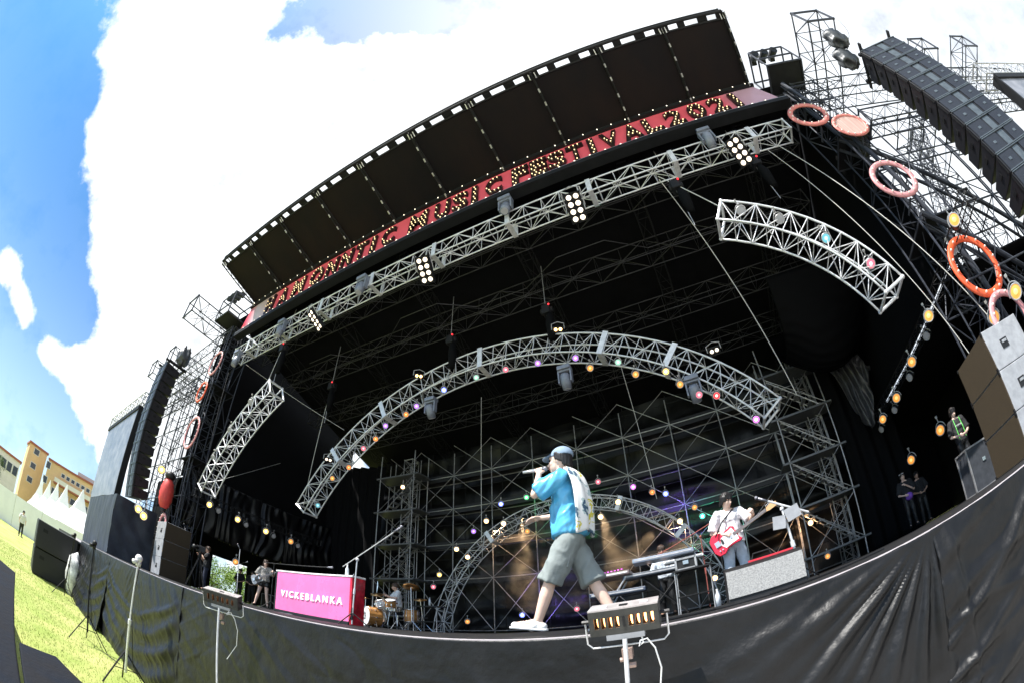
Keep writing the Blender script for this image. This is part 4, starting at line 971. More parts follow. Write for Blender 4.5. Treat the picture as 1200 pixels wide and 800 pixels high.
t, H = person('guitarist with dark bowl cut and pale printed shirt playing behind the grey wedge', (GX, GY, .02), R(-78), J, dict(shirt=pale_shirt, pants=mat('pale_denim', (.42, .48, .56), .8, 0, .1, 8), skin='pale'), voxel=.010, hair='mop', shoe=white, sc=.95)
rzm = Matrix.Rotation(R(-78), 3, 'Z')
gx = rzm @ V((.30, .78, .30)).normalized(); gz = rzm @ V((.93, -.30, .15)); gz = (gz - gx * gz.dot(gx)).normalized(); gy = gz.cross(gx)
GM = Matrix((gx, gy, gz)).transposed()
guitar('bright red electric guitar with white pickguard held by the pale shirted guitarist', V((GX, GY, .02)) + rzm @ V((.18, -.13, .92)), GM, mat('guitar_red', (.62, .02, .05), .22, 0, .1, 3), wht_cloth, scale=1.06)
b = MB(); b.path([V((GX, GY, .02)) + rzm @ (V(p) * .95) for p in ((.20, -.30, 1.04), (.14, -.16, 1.25), (.08, .06, 1.43), (-.05, .14, 1.47), (-.15, .05, 1.3), (-.16, -.1, 1.1), (-.02, -.3, .95), (.12, -.35, .95))], .012, 6); tag(b.build('guitar_strap', black, None, True), 'black strap of the red electric guitar', 'strap')
# ------- left bassist (woman)
J = dict(hip=(0, 0, .90), chest=(-.02, 0, 1.24), neck=(0, 0, 1.41), head=(.04, 0, 1.545), sl=(0, .155, 1.36), sr=(0, -.155, 1.36),
         el=(.10, .30, 1.16), wl=(.28, .34, 1.24), hl=(.32, .30, 1.29), pl=(-.5, -.5, .6), tl=(0, .2, 1), curll=(1.0,),
         er=(-.02, -.28, 1.10), wr=(.18, -.18, 1.00), hr=(.24, -.12, .97), pr=(-1, 0, 0), tr=(.3, 0, 1), curlr=(.7,),
         kl=(.04, .12, .48), al=(.0, .17, .09), ol=(.14, .20, .06), kr=(.06, -.16, .48), ar=(.02, -.26, .09), hem=(0, 0, .93), look=(1, .1, .1))
J['or'] = (.16, -.30, .06)
BX, BY = -13.35, 8.6
t, H = person('woman bassist in leopard print top and black leather shorts beside the pink desk', (BX, BY, .0), R(-40), J, dict(shirt=mat('leopard_print', (.05, .045, .04), .8, 0, 0, 34, col2=(.55, .52, .48)), pants=mat('black_leather', (.012, .012, .014), .25, 0, .2, 6), skin='pale', hair='brown'), voxel=.012, hair='long', legs='hotpants', sc=1.03)
for s in ('l', 'r'): pass
rzm = Matrix.Rotation(R(-40), 3, 'Z'); gx = rzm @ V((.28, .80, .42)).normalized(); gz = rzm @ V((.93, -.30, .1)); gz = (gz - gx * gz.dot(gx)).normalized(); gy = gz.cross(gx)
guitar('grey electric bass slung across the leopard print top', V((BX, BY, 0)) + rzm @ V((.18, -.22, .98)), Matrix((gx, gy, gz)).transposed(), mat('bass_grey', (.30, .31, .33), .3, .2, .1, 4), black, 4, 1.1, 'bass')
# ------- drummer
J = dict(hip=(0, 0, .58), chest=(.03, 0, .94), neck=(.06, 0, 1.13), head=(.10, 0, 1.27), sl=(.04, .18, 1.08), sr=(.04, -.18, 1.08),
         el=(.14, .30, .86), wl=(.36, .22, .92), hl=(.44, .18, .94), tl=(0, -.5, 1), curll=(1.0,), er=(.12, -.32, .88), wr=(.34, -.20, .98), hr=(.42, -.16, 1.0), tr=(0, .5, 1), curlr=(1.0,),
         kl=(.42, .20, .55), al=(.44, .24, .11), ol=(.60, .27, .07), kr=(.42, -.20, .55), ar=(.46, -.24, .11), hem=(0, 0, .62), look=(1, 0, -.15))
J['or'] = (.62, -.27, .07)
DX, DY = -9.55, 11.2
person('drummer in white T-shirt seated behind the kit', (DX, DY, .12), R(-125), J, dict(shirt=wht_cloth, pants=mat('beige_trousers', (.45, .38, .30), .8, 0, .1, 6), skin='mid', hair='brown'), voxel=.013, hair='short', sc=1.05)
# ------- keyboard player
J = dict(hip=(0, 0, .90), chest=(.03, 0, 1.24), neck=(.06, 0, 1.42), head=(.10, 0, 1.56), sl=(.04, .18, 1.37), sr=(.04, -.18, 1.37),
         el=(.12, .26, 1.12), wl=(.38, .20, 1.08), hl=(.46, .18, 1.06), pl=(0, 0, -1), tl=(0, -1, 0), curll=(.5,), er=(.12, -.26, 1.12), wr=(.38, -.20, 1.08), hr=(.46, -.18, 1.06), pr=(0, 0, -1), tr=(0, 1, 0), curlr=(.5,),
         kl=(.05, .12, .48), al=(0, .14, .10), ol=(.16, .16, .06), kr=(.05, -.12, .48), ar=(0, -.14, .10), hem=(0, 0, .92), look=(1, .5, -.3))
J['or'] = (.16, -.16, .06)
KX, KY = -1.25, 9.9
t, H = person('keyboard player in pale shirt with glasses leaning over stacked keyboards', (KX, KY, 0), R(-105), J, dict(shirt=mat('pale_blue_shirt', (.55, .60, .66), .8, 0, .05, 9), pants=black, skin='mid', hair='brown'), voxel=.013, hair='short', sleeve='long', sc=.98)
b = MB()
for s in (-1, 1): b.torus(H(.10, s * .032, .010), .026, .004, (1, 0, 0), 14, 6)
b.tube(H(.10, -.008, .012), H(.10, .008, .012), .003); b.build('glasses', black, t)

# ------- crew
def standing(look=(1, 0, 0), wl=(.22, .12, 1.02), wr=(.22, -.12, 1.02), el=(.03, .27, 1.10), er=(.03, -.27, 1.10)):
    J = dict(hip=(0, 0, .92), chest=(-.01, 0, 1.28), neck=(0, 0, 1.46), head=(.03, 0, 1.60), sl=(0, .18, 1.41), sr=(0, -.18, 1.41), el=el, wl=wl, er=er, wr=wr, curll=(.5,), curlr=(.5,),
             kl=(.02, .10, .50), al=(0, .11, .10), ol=(.17, .14, .06), kr=(.02, -.10, .50), ar=(0, -.11, .10), hem=(0, 0, .90), look=look)
    J['or'] = (.17, -.14, .06); return J
blk = mat('black_cotton', (.015, .015, .017), .8, 0, .2, 10)
person('cameraman in black shirt bent behind a tripod camera beside the brown speaker stack', (-15.55, 7.35, 0), R(-115), standing((1, 0, .1), wl=(.34, .10, 1.42), wr=(.34, -.14, 1.30), el=(.12, .28, 1.2), er=(.12, -.28, 1.14)), dict(shirt=blk, pants=mat('navy_trousers', (.02, .025, .05), .8, 0, .2, 8), skin='mid', hair='brown'), voxel=.013, hair='short')
person('crew member silhouetted in black in the left wing gap, nearer the cameraman', (-20.6, 11.75, 0), R(-60), standing((1, 0, 0)), dict(shirt=blk, pants=blk), voxel=.016, group='crew in the left wing')
person('crew member silhouetted in black in the left wing gap, nearer the bassist', (-19.6, 11.9, 0), R(-40), standing((1, 0, 0)), dict(shirt=blk, pants=blk), voxel=.016, group='crew in the left wing')
person('distant person in white top and dark trousers alone on the lawn', (-31.5, .25, ZG), R(10), standing((1, 0, 0), wl=(.1, .25, .95), wr=(.1, -.25, .95), el=(0, .27, 1.15), er=(0, -.27, 1.15)), dict(shirt=wht_cloth, pants=black), voxel=.018)
t, H = person('stagehand in black T-shirt with pale script and green lanyard behind the right side speaker stack', (6.15, 9.1, .36), R(-100), standing((1, .1, -.3)), dict(shirt=blk, pants=black, skin='pale'), voxel=.012, hair='mop')
b = MB()
for k in range(5):   # loose script strokes on the chest
    y = .07 - .035 * k; b.path([(.158, y, 1.24 + .01 * k), (.160, y - .008, 1.285), (.158, y - .02, 1.25), (.158, y - .03, 1.27)], .006, 5)
b.build('shirt_script', wht_cloth, t)
b = MB(); b.path([(.10, .09, 1.44), (.150, .10, 1.2), (.15, .10, .95)], .012, 5); b.path([(.10, -.09, 1.44), (.150, -.10, 1.2), (.15, -.10, .95)], .012, 5); b.build('lanyard', mat('green_strap', (.12, .55, .10), .6), t)
t, H = person('stagehand with face visor and purple cloth at the waist deep in the right wing', (6.0, 12.9, .1), R(-110), standing((1, .3, 0), wl=(.24, .02, 1.30), wr=(.2, -.1, 1.02)), dict(shirt=blk, pants=black, skin='pale'), voxel=.014, hair='short')
b = MB(); b.ball((.10, .05, .95), (.10, .14, .12), 12, 8); b.build('purple_cloth', mat('purple_cotton', (.22, .08, .50), .7), t, True)
b = MB(); b.torus(H(-.01, 0, .09), .09, .012, (0, 0, 1), 20, 6); b.build('visor_band', wht_cloth, t, True)
person('crew member in dark clothes standing right beside the visored stagehand', (6.75, 13.4, 0), R(-100), standing((1, 0, 0)), dict(shirt=blk, pants=black), voxel=.016)

# ================================================================ LAMPS
ME = {}
CC = {'amber': (1, .55, .18), 'warm': (1, .85, .6), 'pink': (1, .5, .5), 'violet': (.7, .5, 1), 'blue': (.5, .6, 1), 'green': (.5, 1, .6), 'teal': (.5, 1, .8), 'red': (1, .25, .2), 'magenta': (1, .55, 1), 'yellow': (1, .8, .4), 'orange': (1, .5, .2), 'mint': (.8, 1, .9), 'cyan': (.5, .9, 1)}
CS = {'amber': .55, 'orange': .6, 'pink': .8, 'violet': 1.0, 'mint': .6, 'cyan': .5, 'warm': 14, 'blue': 8, 'teal': 8, 'yellow': 3, 'green': 4, 'red': 3, 'magenta': 4}
def CORE(col): return emis('core_' + col, CC[col], CS[col])
def par_can(label, p, aim, col, s=1.0, group=None, kind='par', name='par_lamp'):
    """round stage lamp: can, lens, yoke. p = centre of the lens"""
    p, a = V(p), V(aim).normalized(); q = a.to_track_quat('Z', 'Y')
    t = thing(name, label, 'stage lamp', p, 0, group); t.rotation_euler = q.to_euler(); t.scale = (s, s, s)
    if kind not in ME:
        b = MB()
        if kind == 'par':
            b.path([(0, 0, -.30), (0, 0, -.26), (0, 0, -.12), (0, 0, .0), (0, 0, .03)], [.06, .085, .105, .115, .118], 18)
        else: b.path([(0, 0, -.16), (0, 0, -.13), (0, 0, -.02), (0, 0, .02)], [.07, .10, .12, .12], 18)
        m1 = b.mesh('housing'); m1.polygons.foreach_set('use_smooth', [len(f.vertices) == 4 for f in m1.polygons])
        b = MB(); b.torus((0, 0, .03), .108, .013, (0, 0, 1), 22, 6); m2 = b.mesh('rim')
        b = MB(); n = 20; b.add([(0, 0, .045)] + [(.055 * math.cos(2 * math.pi * i / n), .055 * math.sin(2 * math.pi * i / n), .042) for i in range(n)] + [(.098 * math.cos(2 * math.pi * i / n), .098 * math.sin(2 * math.pi * i / n), .034) for i in range(n)],
                         [(0, i + 1, (i + 1) % n + 1) for i in range(n)] + [(i + 1, n + i + 1, n + (i + 1) % n + 1, (i + 1) % n + 1) for i in range(n)])
        m3 = b.mesh('lens')
        b = MB()
        pts = [(.13 * math.cos(x), .13 * math.sin(x) * 1.25, -.10) for x in [0 + math.pi * i / 8 for i in range(9)]]
        b.path(pts, .012, 6); b.tube((0, .16, -.10), (0, .27, -.10), .014); b.box((0, .28, -.10), (.05, .05, .05)); m4 = b.mesh('yoke')
        ME[kind] = (m1, m2, m3, m4)
    def mk(nm, me, m, key):
        k = (kind, nm, key)
        if k not in ME: me2 = me.copy(); me2.name = nm; me2.materials.append(m); ME[k] = me2
        o = bpy.data.objects.new(nm, ME[k]); C.objects.link(o); o.parent = t; return o
    if 'core' not in ME:
        b = MB(); b.path([(0, 0, .036), (0, 0, .048), (0, 0, .055)], [.048, .040, .018], 14); ME['core'] = b.mesh('hot_centre')
    if col != 'dim':
        k2 = ('core', col)
        if k2 not in ME: me2 = ME['core'].copy(); me2.materials.append(CORE(col)); ME[k2] = me2
        oc = bpy.data.objects.new('lamp_core', ME[k2]); C.objects.link(oc); oc.parent = t
    mk('housing', ME[kind][0], black, ''); mk('rim', ME[kind][1], steel, ''); mk('lens', ME[kind][2], LENS[col], col); mk('yoke', ME[kind][3], steel, '')
    return t
CAMP = V((0, 0, .05))
# the left foot round to the right foot
ARL = [((-12.0, 9.55, 4.0), 'cyan'), ((-11.40, 9.55, 4.95), 'amber'), ((-10.62, 9.55, 5.25), 'orange'), ((-10.02, 9.55, 5.85), 'pink'), ((-9.50, 9.55, 6.1), 'orange'), ((-9.12, 9.55, 6.5), 'violet'), ((-8.28, 9.55, 6.72), 'orange'),
       ((-7.88, 9.55, 6.92), 'violet'), ((-6.85, 9.55, 7.22), 'blue'), ((-5.70, 9.55, 7.32), 'mint'), ((-4.72, 9.55, 7.28), 'pink'), ((-3.72, 9.55, 7.16), 'violet'), ((-2.62, 9.55, 6.95), 'violet'), ((-2.26, 9.55, 6.50), 'amber'), ((-1.50, 9.55, 6.42), 'mint'), ((-1.12, 9.55, 5.92), 'amber'),
       ((-.36, 9.55, 5.74), 'yellow'), ((-.10, 9.55, 5.28), 'amber'), ((.28, 9.55, 4.86), 'pink'), ((.68, 9.55, 4.70), 'red'), ((1.42, 9.55, 3.82), 'magenta')]
WHO = {'cyan': 'pale cyan', 'mint': 'mint green'}
for i, (p, c) in enumerate(ARL):
    par_can('%s lit lamp on the large arch, %s from its left foot' % (WHO.get(c, c), ORD[i]), p, (V((0, 2, .5)) - V(p)) + V((0, 0, 0)), c, .76, 'lamps along the large arch', 'led')
# mirror-white moving heads on the arch
def moving_head(label, p, tilt, s=1.0, col='dim', group='moving head lamps', bodym=None):
    t = thing('moving_head_lamp', label, 'moving light', p, 0, group); t.scale = (s, s, s); bm = bodym or mat('moving_head_grey', (.20, .22, .27), .4, .1, .2, 6)
    b = MB(); b.box((0, 0, 0), (.38, .30, .13)); bevelled(b.build('base', bm, t), .02)
    b = MB(); 
    for sx in (-1, 1): b.box((sx * .18, 0, -.26), (.05, .16, .42))
    b.box((0, 0, -.09), (.40, .17, .06)); bevelled(b.build('yoke', bm, t), .015)
    a = Matrix.Rotation(tilt, 3, 'X'); b = MB(); c = V((0, 0, -.38))
    b.path([c + a @ V((0, 0, .20)), c + a @ V((0, 0, .14)), c + a @ V((0, 0, -.05)), c + a @ V((0, 0, -.26))], [.09, .14, .145, .125], 18); h = b.build('head', bm, t, True)
    b = MB(); b.path([c + a @ V((0, 0, -.262)), c + a @ V((0, 0, -.275))], .10, 18); b.build('lens', LENS[col], h)
for i, (p, tl, lab) in enumerate([((-7.35, 9.6, 7.02), .5, 'left of the blue lamp on the large arch'), ((-2.98, 9.6, 6.75), .3, 'just left of the middle violet lamps on the large arch'), ((.20, 9.6, 5.35), .6, 'beside the red lamp on the large arch')]):
    moving_head('grey moving head lamp ' + lab, p, tl, .95)
for i, (p, tl, lab) in enumerate([((-3.2, 6.75, 11.05), -.3, 'standing up at the middle of the front truss'), ((-8.53, 6.8, 10.45), -.2, 'on the front truss under the word beside the left blinders'), ((-12.9, 6.8, 10.4), -.2, 'near the left end of the front truss'), ((2.95, 6.8, 10.9), .5, 'wrapped near the right end of the front truss'), ((-16.2, 6.8, 10.1), -.2, 'at the very left end of the front truss')]):
    moving_head('blue grey moving head lamp ' + lab, p, tl, 1.05)
# eight-lamp blinders on the front truss
def blinder(label, p, aim, cols=2, rows=4, s=1.0, lit='warm', group=None, name='blinder_lamp', cell=.17):
    p, a = V(p), V(aim).normalized(); t = thing(name, label, 'blinder lamp', p, 0, group); t.rotation_euler = a.to_track_quat('Z', 'Y').to_euler(); t.scale = (s, s, s)
    w, h = cols * cell, rows * cell
    b = MB(); b.box((0, 0, -.06), (w + .04, h + .04, .10)); bevelled(b.build('housing', dsteel, t), .01)
    for i in range(cols):
        for j in range(rows):
            c = V(((i - (cols - 1) / 2) * cell, (j - (rows - 1) / 2) * cell, 0))
            b = MB(); b.ball(c, (cell * .36, cell * .36, cell * .12), 14, 8); b.build('lamp', LENS[lit], t, True)
    b = MB()
    for k in range(rows + 1): y = (k - rows / 2) * cell; b.box((0, y, .01), (w + .04, .015, .03))
    for k in range(cols + 1): x = (k - cols / 2) * cell; b.box((x, 0, .01), (.015, h + .04, .03))
    b.build('bezel', dsteel, t)
    b = MB(); b.path([(-w / 2 - .05, 0, -.05), (-w / 2 - .05, h / 2 + .1, -.08), (0, h / 2 + .16, -.08), (w / 2 + .05, h / 2 + .1, -.08), (w / 2 + .05, 0, -.05)], .014, 6); b.build('yoke', steel, t)
    return t
LENS['blind'] = emis('lens_blinder_white', (1, .84, .66), .95)
for p, lab, yy in (((-10.65, 6.8, 9.55), 'farthest left of the four under the front truss', -.9), ((-5.88, 6.8, 9.45), 'second from the left under the front truss', -.25), ((-1.23, 6.8, 9.47), 'third from the left, under the middle of the front truss', .05), ((3.46, 6.8, 9.51), 'nearest the right end of the front truss', -.5)):
    p = V(p); blinder('white eight-lamp blinder ' + lab, p, V((yy * 2 + p.x * .0 , -4, -5)) + (V((0, 2, 0)) - p) * .25 * (0 if yy == -.9 else 1), s=1.15, lit='blind', group='eight-lamp blinders')
# small two lamp floods high above the arch
for p, lab in (((-7.03, 8.5, 7.18), 'above the left half of the large arch'), ((-2.68, 8.5, 7.2), 'above the top of the large arch'), ((.86, 8.5, 5.24), 'above the right half of the large arch'), ((-10.47, 8.5, 5.08), 'outside the left foot of the large arch')):
    blinder('small two-lamp flood ' + lab, p, CAMP - V(p) + V((0, 1.5, 0)), 2, 1, .8, 'warm' if 'right' not in lab and 'outside' not in lab else 'blind', 'two-lamp floods', 'flood_lamp', .15)
# amber lamps in the wings
for i, (y, z) in enumerate([(7.94, 3.67), (9.45, 3.57), (11.02, 3.54), (12.5, 3.49)]):
    par_can('amber lamp on the left wing bar, %s from the audience side' % ORD[i], (-17.45, y, z), (12, -8, -2), 'yellow' if i < 3 else 'amber', 1.15, 'amber lamps in the left wing')
    par_can('unlit lamp on the left wing bar behind the %s amber one' % ORD[i], (-17.6, y + .55, z - .05), (12, -3, -4), 'dim', .95, 'unlit lamps in the left wing')
par_can('amber lamp on a stand behind the left wing crew', (-17.5, 9.67, 1.69), (10, -6, 0), 'amber', 1.2)
for i, (y, z) in enumerate([(5.75, 4.37), (8.57, 4.17), (10.41, 4.04), (12.24, 3.89), (13.85, 3.91)]):
    par_can('amber lamp on the right wing bar, %s from the audience side' % ORD[i], (6.45, y, z), (-8, -10, -2.5), 'amber', 1.25, 'amber lamps in the right wing')
    par_can('unlit lamp on the right wing bar behind the %s amber one' % ORD[i], (6.6, y + .75, z - .1), (-8, -4, -4), 'dim', 1.0, 'unlit lamps in the right wing')
for p, lab in (((6.5, 10.49, 2.02), 'on a stand beside the black shirted stagehand'), ((6.5, 12.87, 2.06), 'on a stand deep in the right wing'), ((6.5, 6.47, 2.55), 'inside the lower pink ring on the right'), ((6.5, 5.52, 2.38), 'with a yellow rim at the right edge beside the orange ring')):
    par_can('amber lamp ' + lab, p, (-8, -8, -2.5), 'amber', 1.25)
for x, y0, y1, z, lab in ((-17.75, 7.2, 14.5, 3.95, 'left'), (6.75, 5.2, 15, 4.40, 'right')):
    straight_truss('wing_lamp_bar', 'dark lamp bar truss running back along the %s wing' % lab, (x, y0, z), (x, y1, z), .3, .3, black, .4, .02, .01, 'truss')
for p, lab in (((-18.55, 5.75, 4.35), 'uppermost below the left speaker array'), ((-18.9, 5.2, 2.35), 'lower left, beside the navy covered box'), ((-18.2, 5.3, 2.1), 'lower right, in front of the red lantern')):
    par_can('warm lit lamp ' + lab, p, (15, -4, -1), 'yellow', 1.5, 'warm lamps on the left tower')
# lamps among the scaffolding
BK = [((-12.39, 14.5, 6.44), 'warm', 'high on the left stair tower'), ((-8.17, 14.5, 4.41), 'warm', 'left of the small arch top'), ((-7.53, 14.5, 5.01), 'blue', 'above the small arch on its left'), ((-8.73, 14.5, 4.06), 'violet', 'faint, left of the small arch'),
      ((-9.5, 14.5, 3.4), 'warm', 'halfway up outside the small arch'), ((-9.0, 14.5, 3.04), 'warm', 'on the left leg of the small arch, upper'), ((-10.29, 14.5, 2.38), 'yellow', 'low outside the small arch'), ((-10.57, 14.5, 1.88), 'pink', 'low behind the drummer'),
      ((-7.34, 14.3, 4.16), 'warm', 'just inside the small arch on its left'), ((-6.47, 14.5, 5.1), 'green', 'above the small arch by the singer\'s hand'), ((-3.72, 14.5, 5.13), 'pink', 'above the small arch behind the singer\'s back'), ((-2.52, 14.5, 4.65), 'magenta', 'above the small arch right of the singer'),
      ((-1.46, 14.5, 4.13), 'blue', 'bright, above the right shoulder of the small arch'), ((-.39, 14.5, 3.05), 'teal', 'beside the guitarist\'s head'), ((-3.77, 14.5, 3.84), 'warm', 'under the small arch top behind the singer'), ((-3.04, 14.2, 4.15), 'warm', 'on the small arch right of the singer'),
      ((-1.12, 14.2, 3.01), 'warm', 'on the right leg of the small arch'), ((3.06, 14.5, 1.72), 'warm', 'right of the music stand'), ((-.59, 14.5, 3.41), 'amber', 'small, above the teal lamp'), ((-6.83, 14.5, .65), 'blue', 'low under the small arch by the singer\'s front leg'), ((-4.86, 14.5, .71), 'pink', 'pale, low behind the singer\'s calf'),
      ((-9.03, 14.5, .45), 'amber', 'near the deck inside the small arch'), ((3.4, 14.5, .45), 'amber', 'near the deck right of the wedge'), ((-6.5, 14.5, 3.78), 'amber', 'unfocused, behind the singer\'s forearm'), ((-1.9, 14.5, 4.3), 'orange', 'dim, between the magenta and the bright blue ones'), ((-.3, 14.3, .9), 'warm', 'low behind the guitarist\'s knees')]
for p, c, lab in BK:
    t = par_can('%s stage lamp in the scaffolding, %s' % ({'warm': 'warm white', 'teal': 'teal green'}.get(c, c), lab), p, CAMP - V(p), c, .84, 'lamps in front of the scaffolding', 'led')
def spot(p, to, col, e, size, r=.08):
    l = bpy.data.lights.new('lamp_light', 'SPOT'); l.energy = e; l.color = col; l.spot_size = R(size); l.spot_blend = 1.0; l.shadow_soft_size = r
    o = bpy.data.objects.new('lamp_light', l); C.objects.link(o); o.location = p; o.rotation_euler = (V(p) - V(to)).to_track_quat('Z', 'Y').to_euler()
spot((-6.83, 15.2, .65), (-6.9, 18.5, 2.6), (.25, .15, 1), 130, 100)
spot((-1.46, 15.0, 4.13), (-1.6, 18.0, 4.0), (.25, .12, 1), 60, 120)
spot((-.39, 15.0, 3.05), (-.4, 18, 3.0), (.05, .9, .55), 50, 120)
spot((3.06, 15.0, 1.72), (3.1, 18, 2.5), (1, .55, .25), 60, 120)
spot((-8.1, 15.0, 4.4), (-8.2, 18, 2.5), (1, .6, .3), 130, 110)
spot((-1.12, 15.0, 3.0), (-2.5, 18, 2.5), (1, .6, .3), 120, 110)
spot((-6.5, 15.0, 5.1), (-6.4, 18, 5.2), (.1, 1, .25), 60, 110)

# ================================================================ GEAR
# pink desk
t = thing('stage_desk', 'glossy pink keyboard desk lettered in white with a red side panel', 'desk', (-6.9, 5.5, 0))
pinkm = mat('pink_laminate', (.85, .17, .42), .25, 0, .14, 1.2)
b = MB(); b.box((0, .02, .46), (2.25, .06, .86)); bevelled(b.build('front_panel', pinkm, t), .01)
redg = mat('red_glass_panel', (.55, .01, .03), .12, 0, .5, 5)
b = MB(); b.box((1.15, .15, .46), (.05, .32, .90)); b.build('side_panel', redg, t)
b = MB(); b.box((-1.15, .15, .46), (.05, .32, .90)); b.build('side_panel', black, t)
b = MB(); b.box((0, .15, .905), (2.36, .34, .035)); bevelled(b.build('desk_top', wht_cloth, t), .008)
b = MB(); b.box((0, .02, .04), (2.3, .07, .05)); b.build('plinth', black, t)
tx = text_mesh('VICKEBLANKA', .19, .008, .002, sp=1.45); tx.materials.append(mat('white_letter', (.85, .85, .85), .4, 0, emit=(1, 1, 1), estr=.25)); w_ = max(v.co.x for v in tx.vertices) - min(v.co.x for v in tx.vertices)
tx.transform(Matrix.Rotation(R(90), 4, 'X') @ Matrix.Diagonal((1.88 / w_, 1, 1, 1))); o = bpy.data.objects.new('lettering', tx); C.objects.link(o); o.parent = t; o.location = (.02, -.02, .42)
# mic stands
def mic_stand(label, base, top, boom=None, m=alu, tripod=False, mic_=True, r=.011):
    t = thing('microphone_stand', label, 'mic stand', base); B = V(base); T = V(top) - B
    b = MB()
    if tripod:
        for k in range(3): a = k * 2.094 + .5; b.tube((0, 0, .22), (.28 * math.cos(a), .28 * math.sin(a), .01), .010)
        b.tube((0, 0, .1), (0, 0, .3), .018)
    else: b.path([(0, 0, 0), (0, 0, .02), (0, 0, .035)], [.14, .14, .05], 20)
    b.build('base', black, t)
    b = MB(); b.tube((0, 0, .03), T, r); b.tube(T * .48, T * .56, r * 1.7, 8); b.build('shaft', m, t)
    e = T
    if boom:
        q = V(boom[0]) - B; s_ = V(boom[1]) - B; b = MB(); b.tube(q, s_, r * .8); b.ball(T, .03, 8, 6); b.build('boom_arm', m, t); e = s_; dr = (s_ - q).normalized()
    else: dr = V((0, -.5, .6)).normalized()
    if mic_:
        b = MB(); b.tube(e, e + dr * .14, .013, 8, .019); b.ball(e + dr * .165, .026, 10, 7); b.build('microphone', micm, t, True)
    return t
mic_stand('straight round-base mic stand right in front of the pink desk', (-5.13, 4.95, 0), (-5.08, 4.95, 1.10), ((-5.40, 4.95, .98), (-4.35, 4.95, 1.52)), tripod=True)
mic_stand('boom mic stand reaching level over the top of the pink desk', (-9.1, 6.1, 0), (-9.1, 6.1, 1.15), ((-9.6, 6.1, 1.17), (-6.9, 5.9, 1.13)), black, True)
mic_stand('tall mic stand in front of the woman bassist', (-12.2, 6.9, 0), (-12.3, 6.9, 1.65), None, alu, True)
mic_stand('mic stand with short boom behind the left crew', (-15.8, 8.9, 0), (-15.8, 8.9, 1.6), ((-16.1, 8.9, 1.45), (-15.3, 8.9, 1.6)), black, True)
mic_stand('thick silver mic stand with boom at the right end of the grey wedge', (.98, 5.75, 0), (.88, 5.75, 1.02), ((1.22, 5.75, .86), (.72, 5.75, 1.18)), alu, True, r=.018)
t = thing('music_stand', 'grey folded music stand fixed to the silver mic stand beside the guitarist', 'music stand', (.90, 5.7, .90))
b = MB(); b.box((.10, 0, .02), (.20, .012, .17), Matrix.Rotation(R(-12), 3, 'Y')); b.build('desk_plate', cabinet, t); b = MB(); b.box((-.10, 0, -.05), (.17, .012, .17), Matrix.Rotation(R(8), 3, 'Y')); b.build('desk_plate', cabinet, t)
b = MB(); b.tube((0, .02, 0), (.02, .02, .10), .02); b.build('clamp', black, t)
mic_stand('small boom mic stand beside the bass drum', (-11.0, 10.2, 0), (-11.0, 10.2, 1.0), ((-11.5, 10.2, .9), (-10.7, 10.2, 1.6)), alu, True)
mic_stand('red-brown boom stand leaning over the keyboards', (-.35, 9.0, 0), (-.35, 9.0, 1.5), ((-1.5, 9.0, 1.25), (.05, 9.0, 1.78)), mat('red_brown_boom', (.35, .10, .08), .4, .2), True)
mic_stand('mic stand by the small rack behind the guitarist', (.0, 8.6, 0), (.0, 8.6, 1.15), ((-.2, 8.6, 1.0), (.3, 8.6, 1.25)), black, True)
# wedge in front of the right guitarist
t = thing('wedge_monitor', 'long pale grey wedge with speckled grille at the right guitarist\'s feet', 'monitor', (.42, 4.85, -.01), R(2))
spk = mat('speckled_grille_cloth', (.22, .22, .22), .85, 0, 0, 70, .2, 120, col2=(.42, .42, .41))
b = MB(); b.prism([(-.20, 0), (.30, 0), (.30, .20), (-.05, .41), (-.17, .37)], .84, Matrix(((0, 0, 1, 0), (1, 0, 0, 0), (0, 1, 0, 0), (0, 0, 0, 1)))); bevelled(b.build('cabinet', black, t), .012)
b = MB(); b.box((0, -.195, .215), (.82, .012, .29), Matrix.Rotation(R(-4), 3, 'X')); b.build('grille', spk, t)
b = MB(); b.box((.10, -.02, .422), (.5, .03, .02)); b.build('red_strip', mat('red_trim', (.6, .03, .05), .4), t)
b = MB(); b.path([(-.1, .05, .44), (-.08, .05, .50), (.1, .05, .50), (.12, .05, .44)], .01, 6); b.build('handle', black, t)
# side speaker stacks
def stack(label, x, y, sgn, cabm, h=.7, n=3):
    t = thing('speaker_stack', label, 'speakers', (x, y, 0))
    for k in range(n):
        b = MB(); b.box((sgn * .55, 0, h * (k + .5)), (1.1, 1.2, h - .005)); bo = bevelled(b.build('cabinet', cabm, t), .015)
        b = MB(); b.box((-sgn * .012, 0, h * (k + .5)), (.022, 1.16, h - .03)); b.build('grille', grille, bo)
        for xx in (.45,):
            b = MB(); b.box((sgn * xx, -.603, h * (k + .5)), (.20, .012, .17)); b.build('handle_recess', black, bo); b = MB(); b.box((sgn * xx, -.612, h * (k + .5) + .03), (.13, .02, .045)); b.build('handle', steel, bo)
        b = MB()
        for zz in (.03, h - .03):
            for yy in (-.58, .58): b.box((-sgn * .02, yy, h * k + zz), (.03, .04, .05))
        b.build('corner', black, bo)
    return t
stack('tall grey side speaker stack with brown grilles at the right edge of the stage', 5.25, 6.35, 1, cabinet, .72)
stack('brown grilled speaker stack at the left edge beside the cameraman', -16.95, 6.55, -1, cabinet, .72)
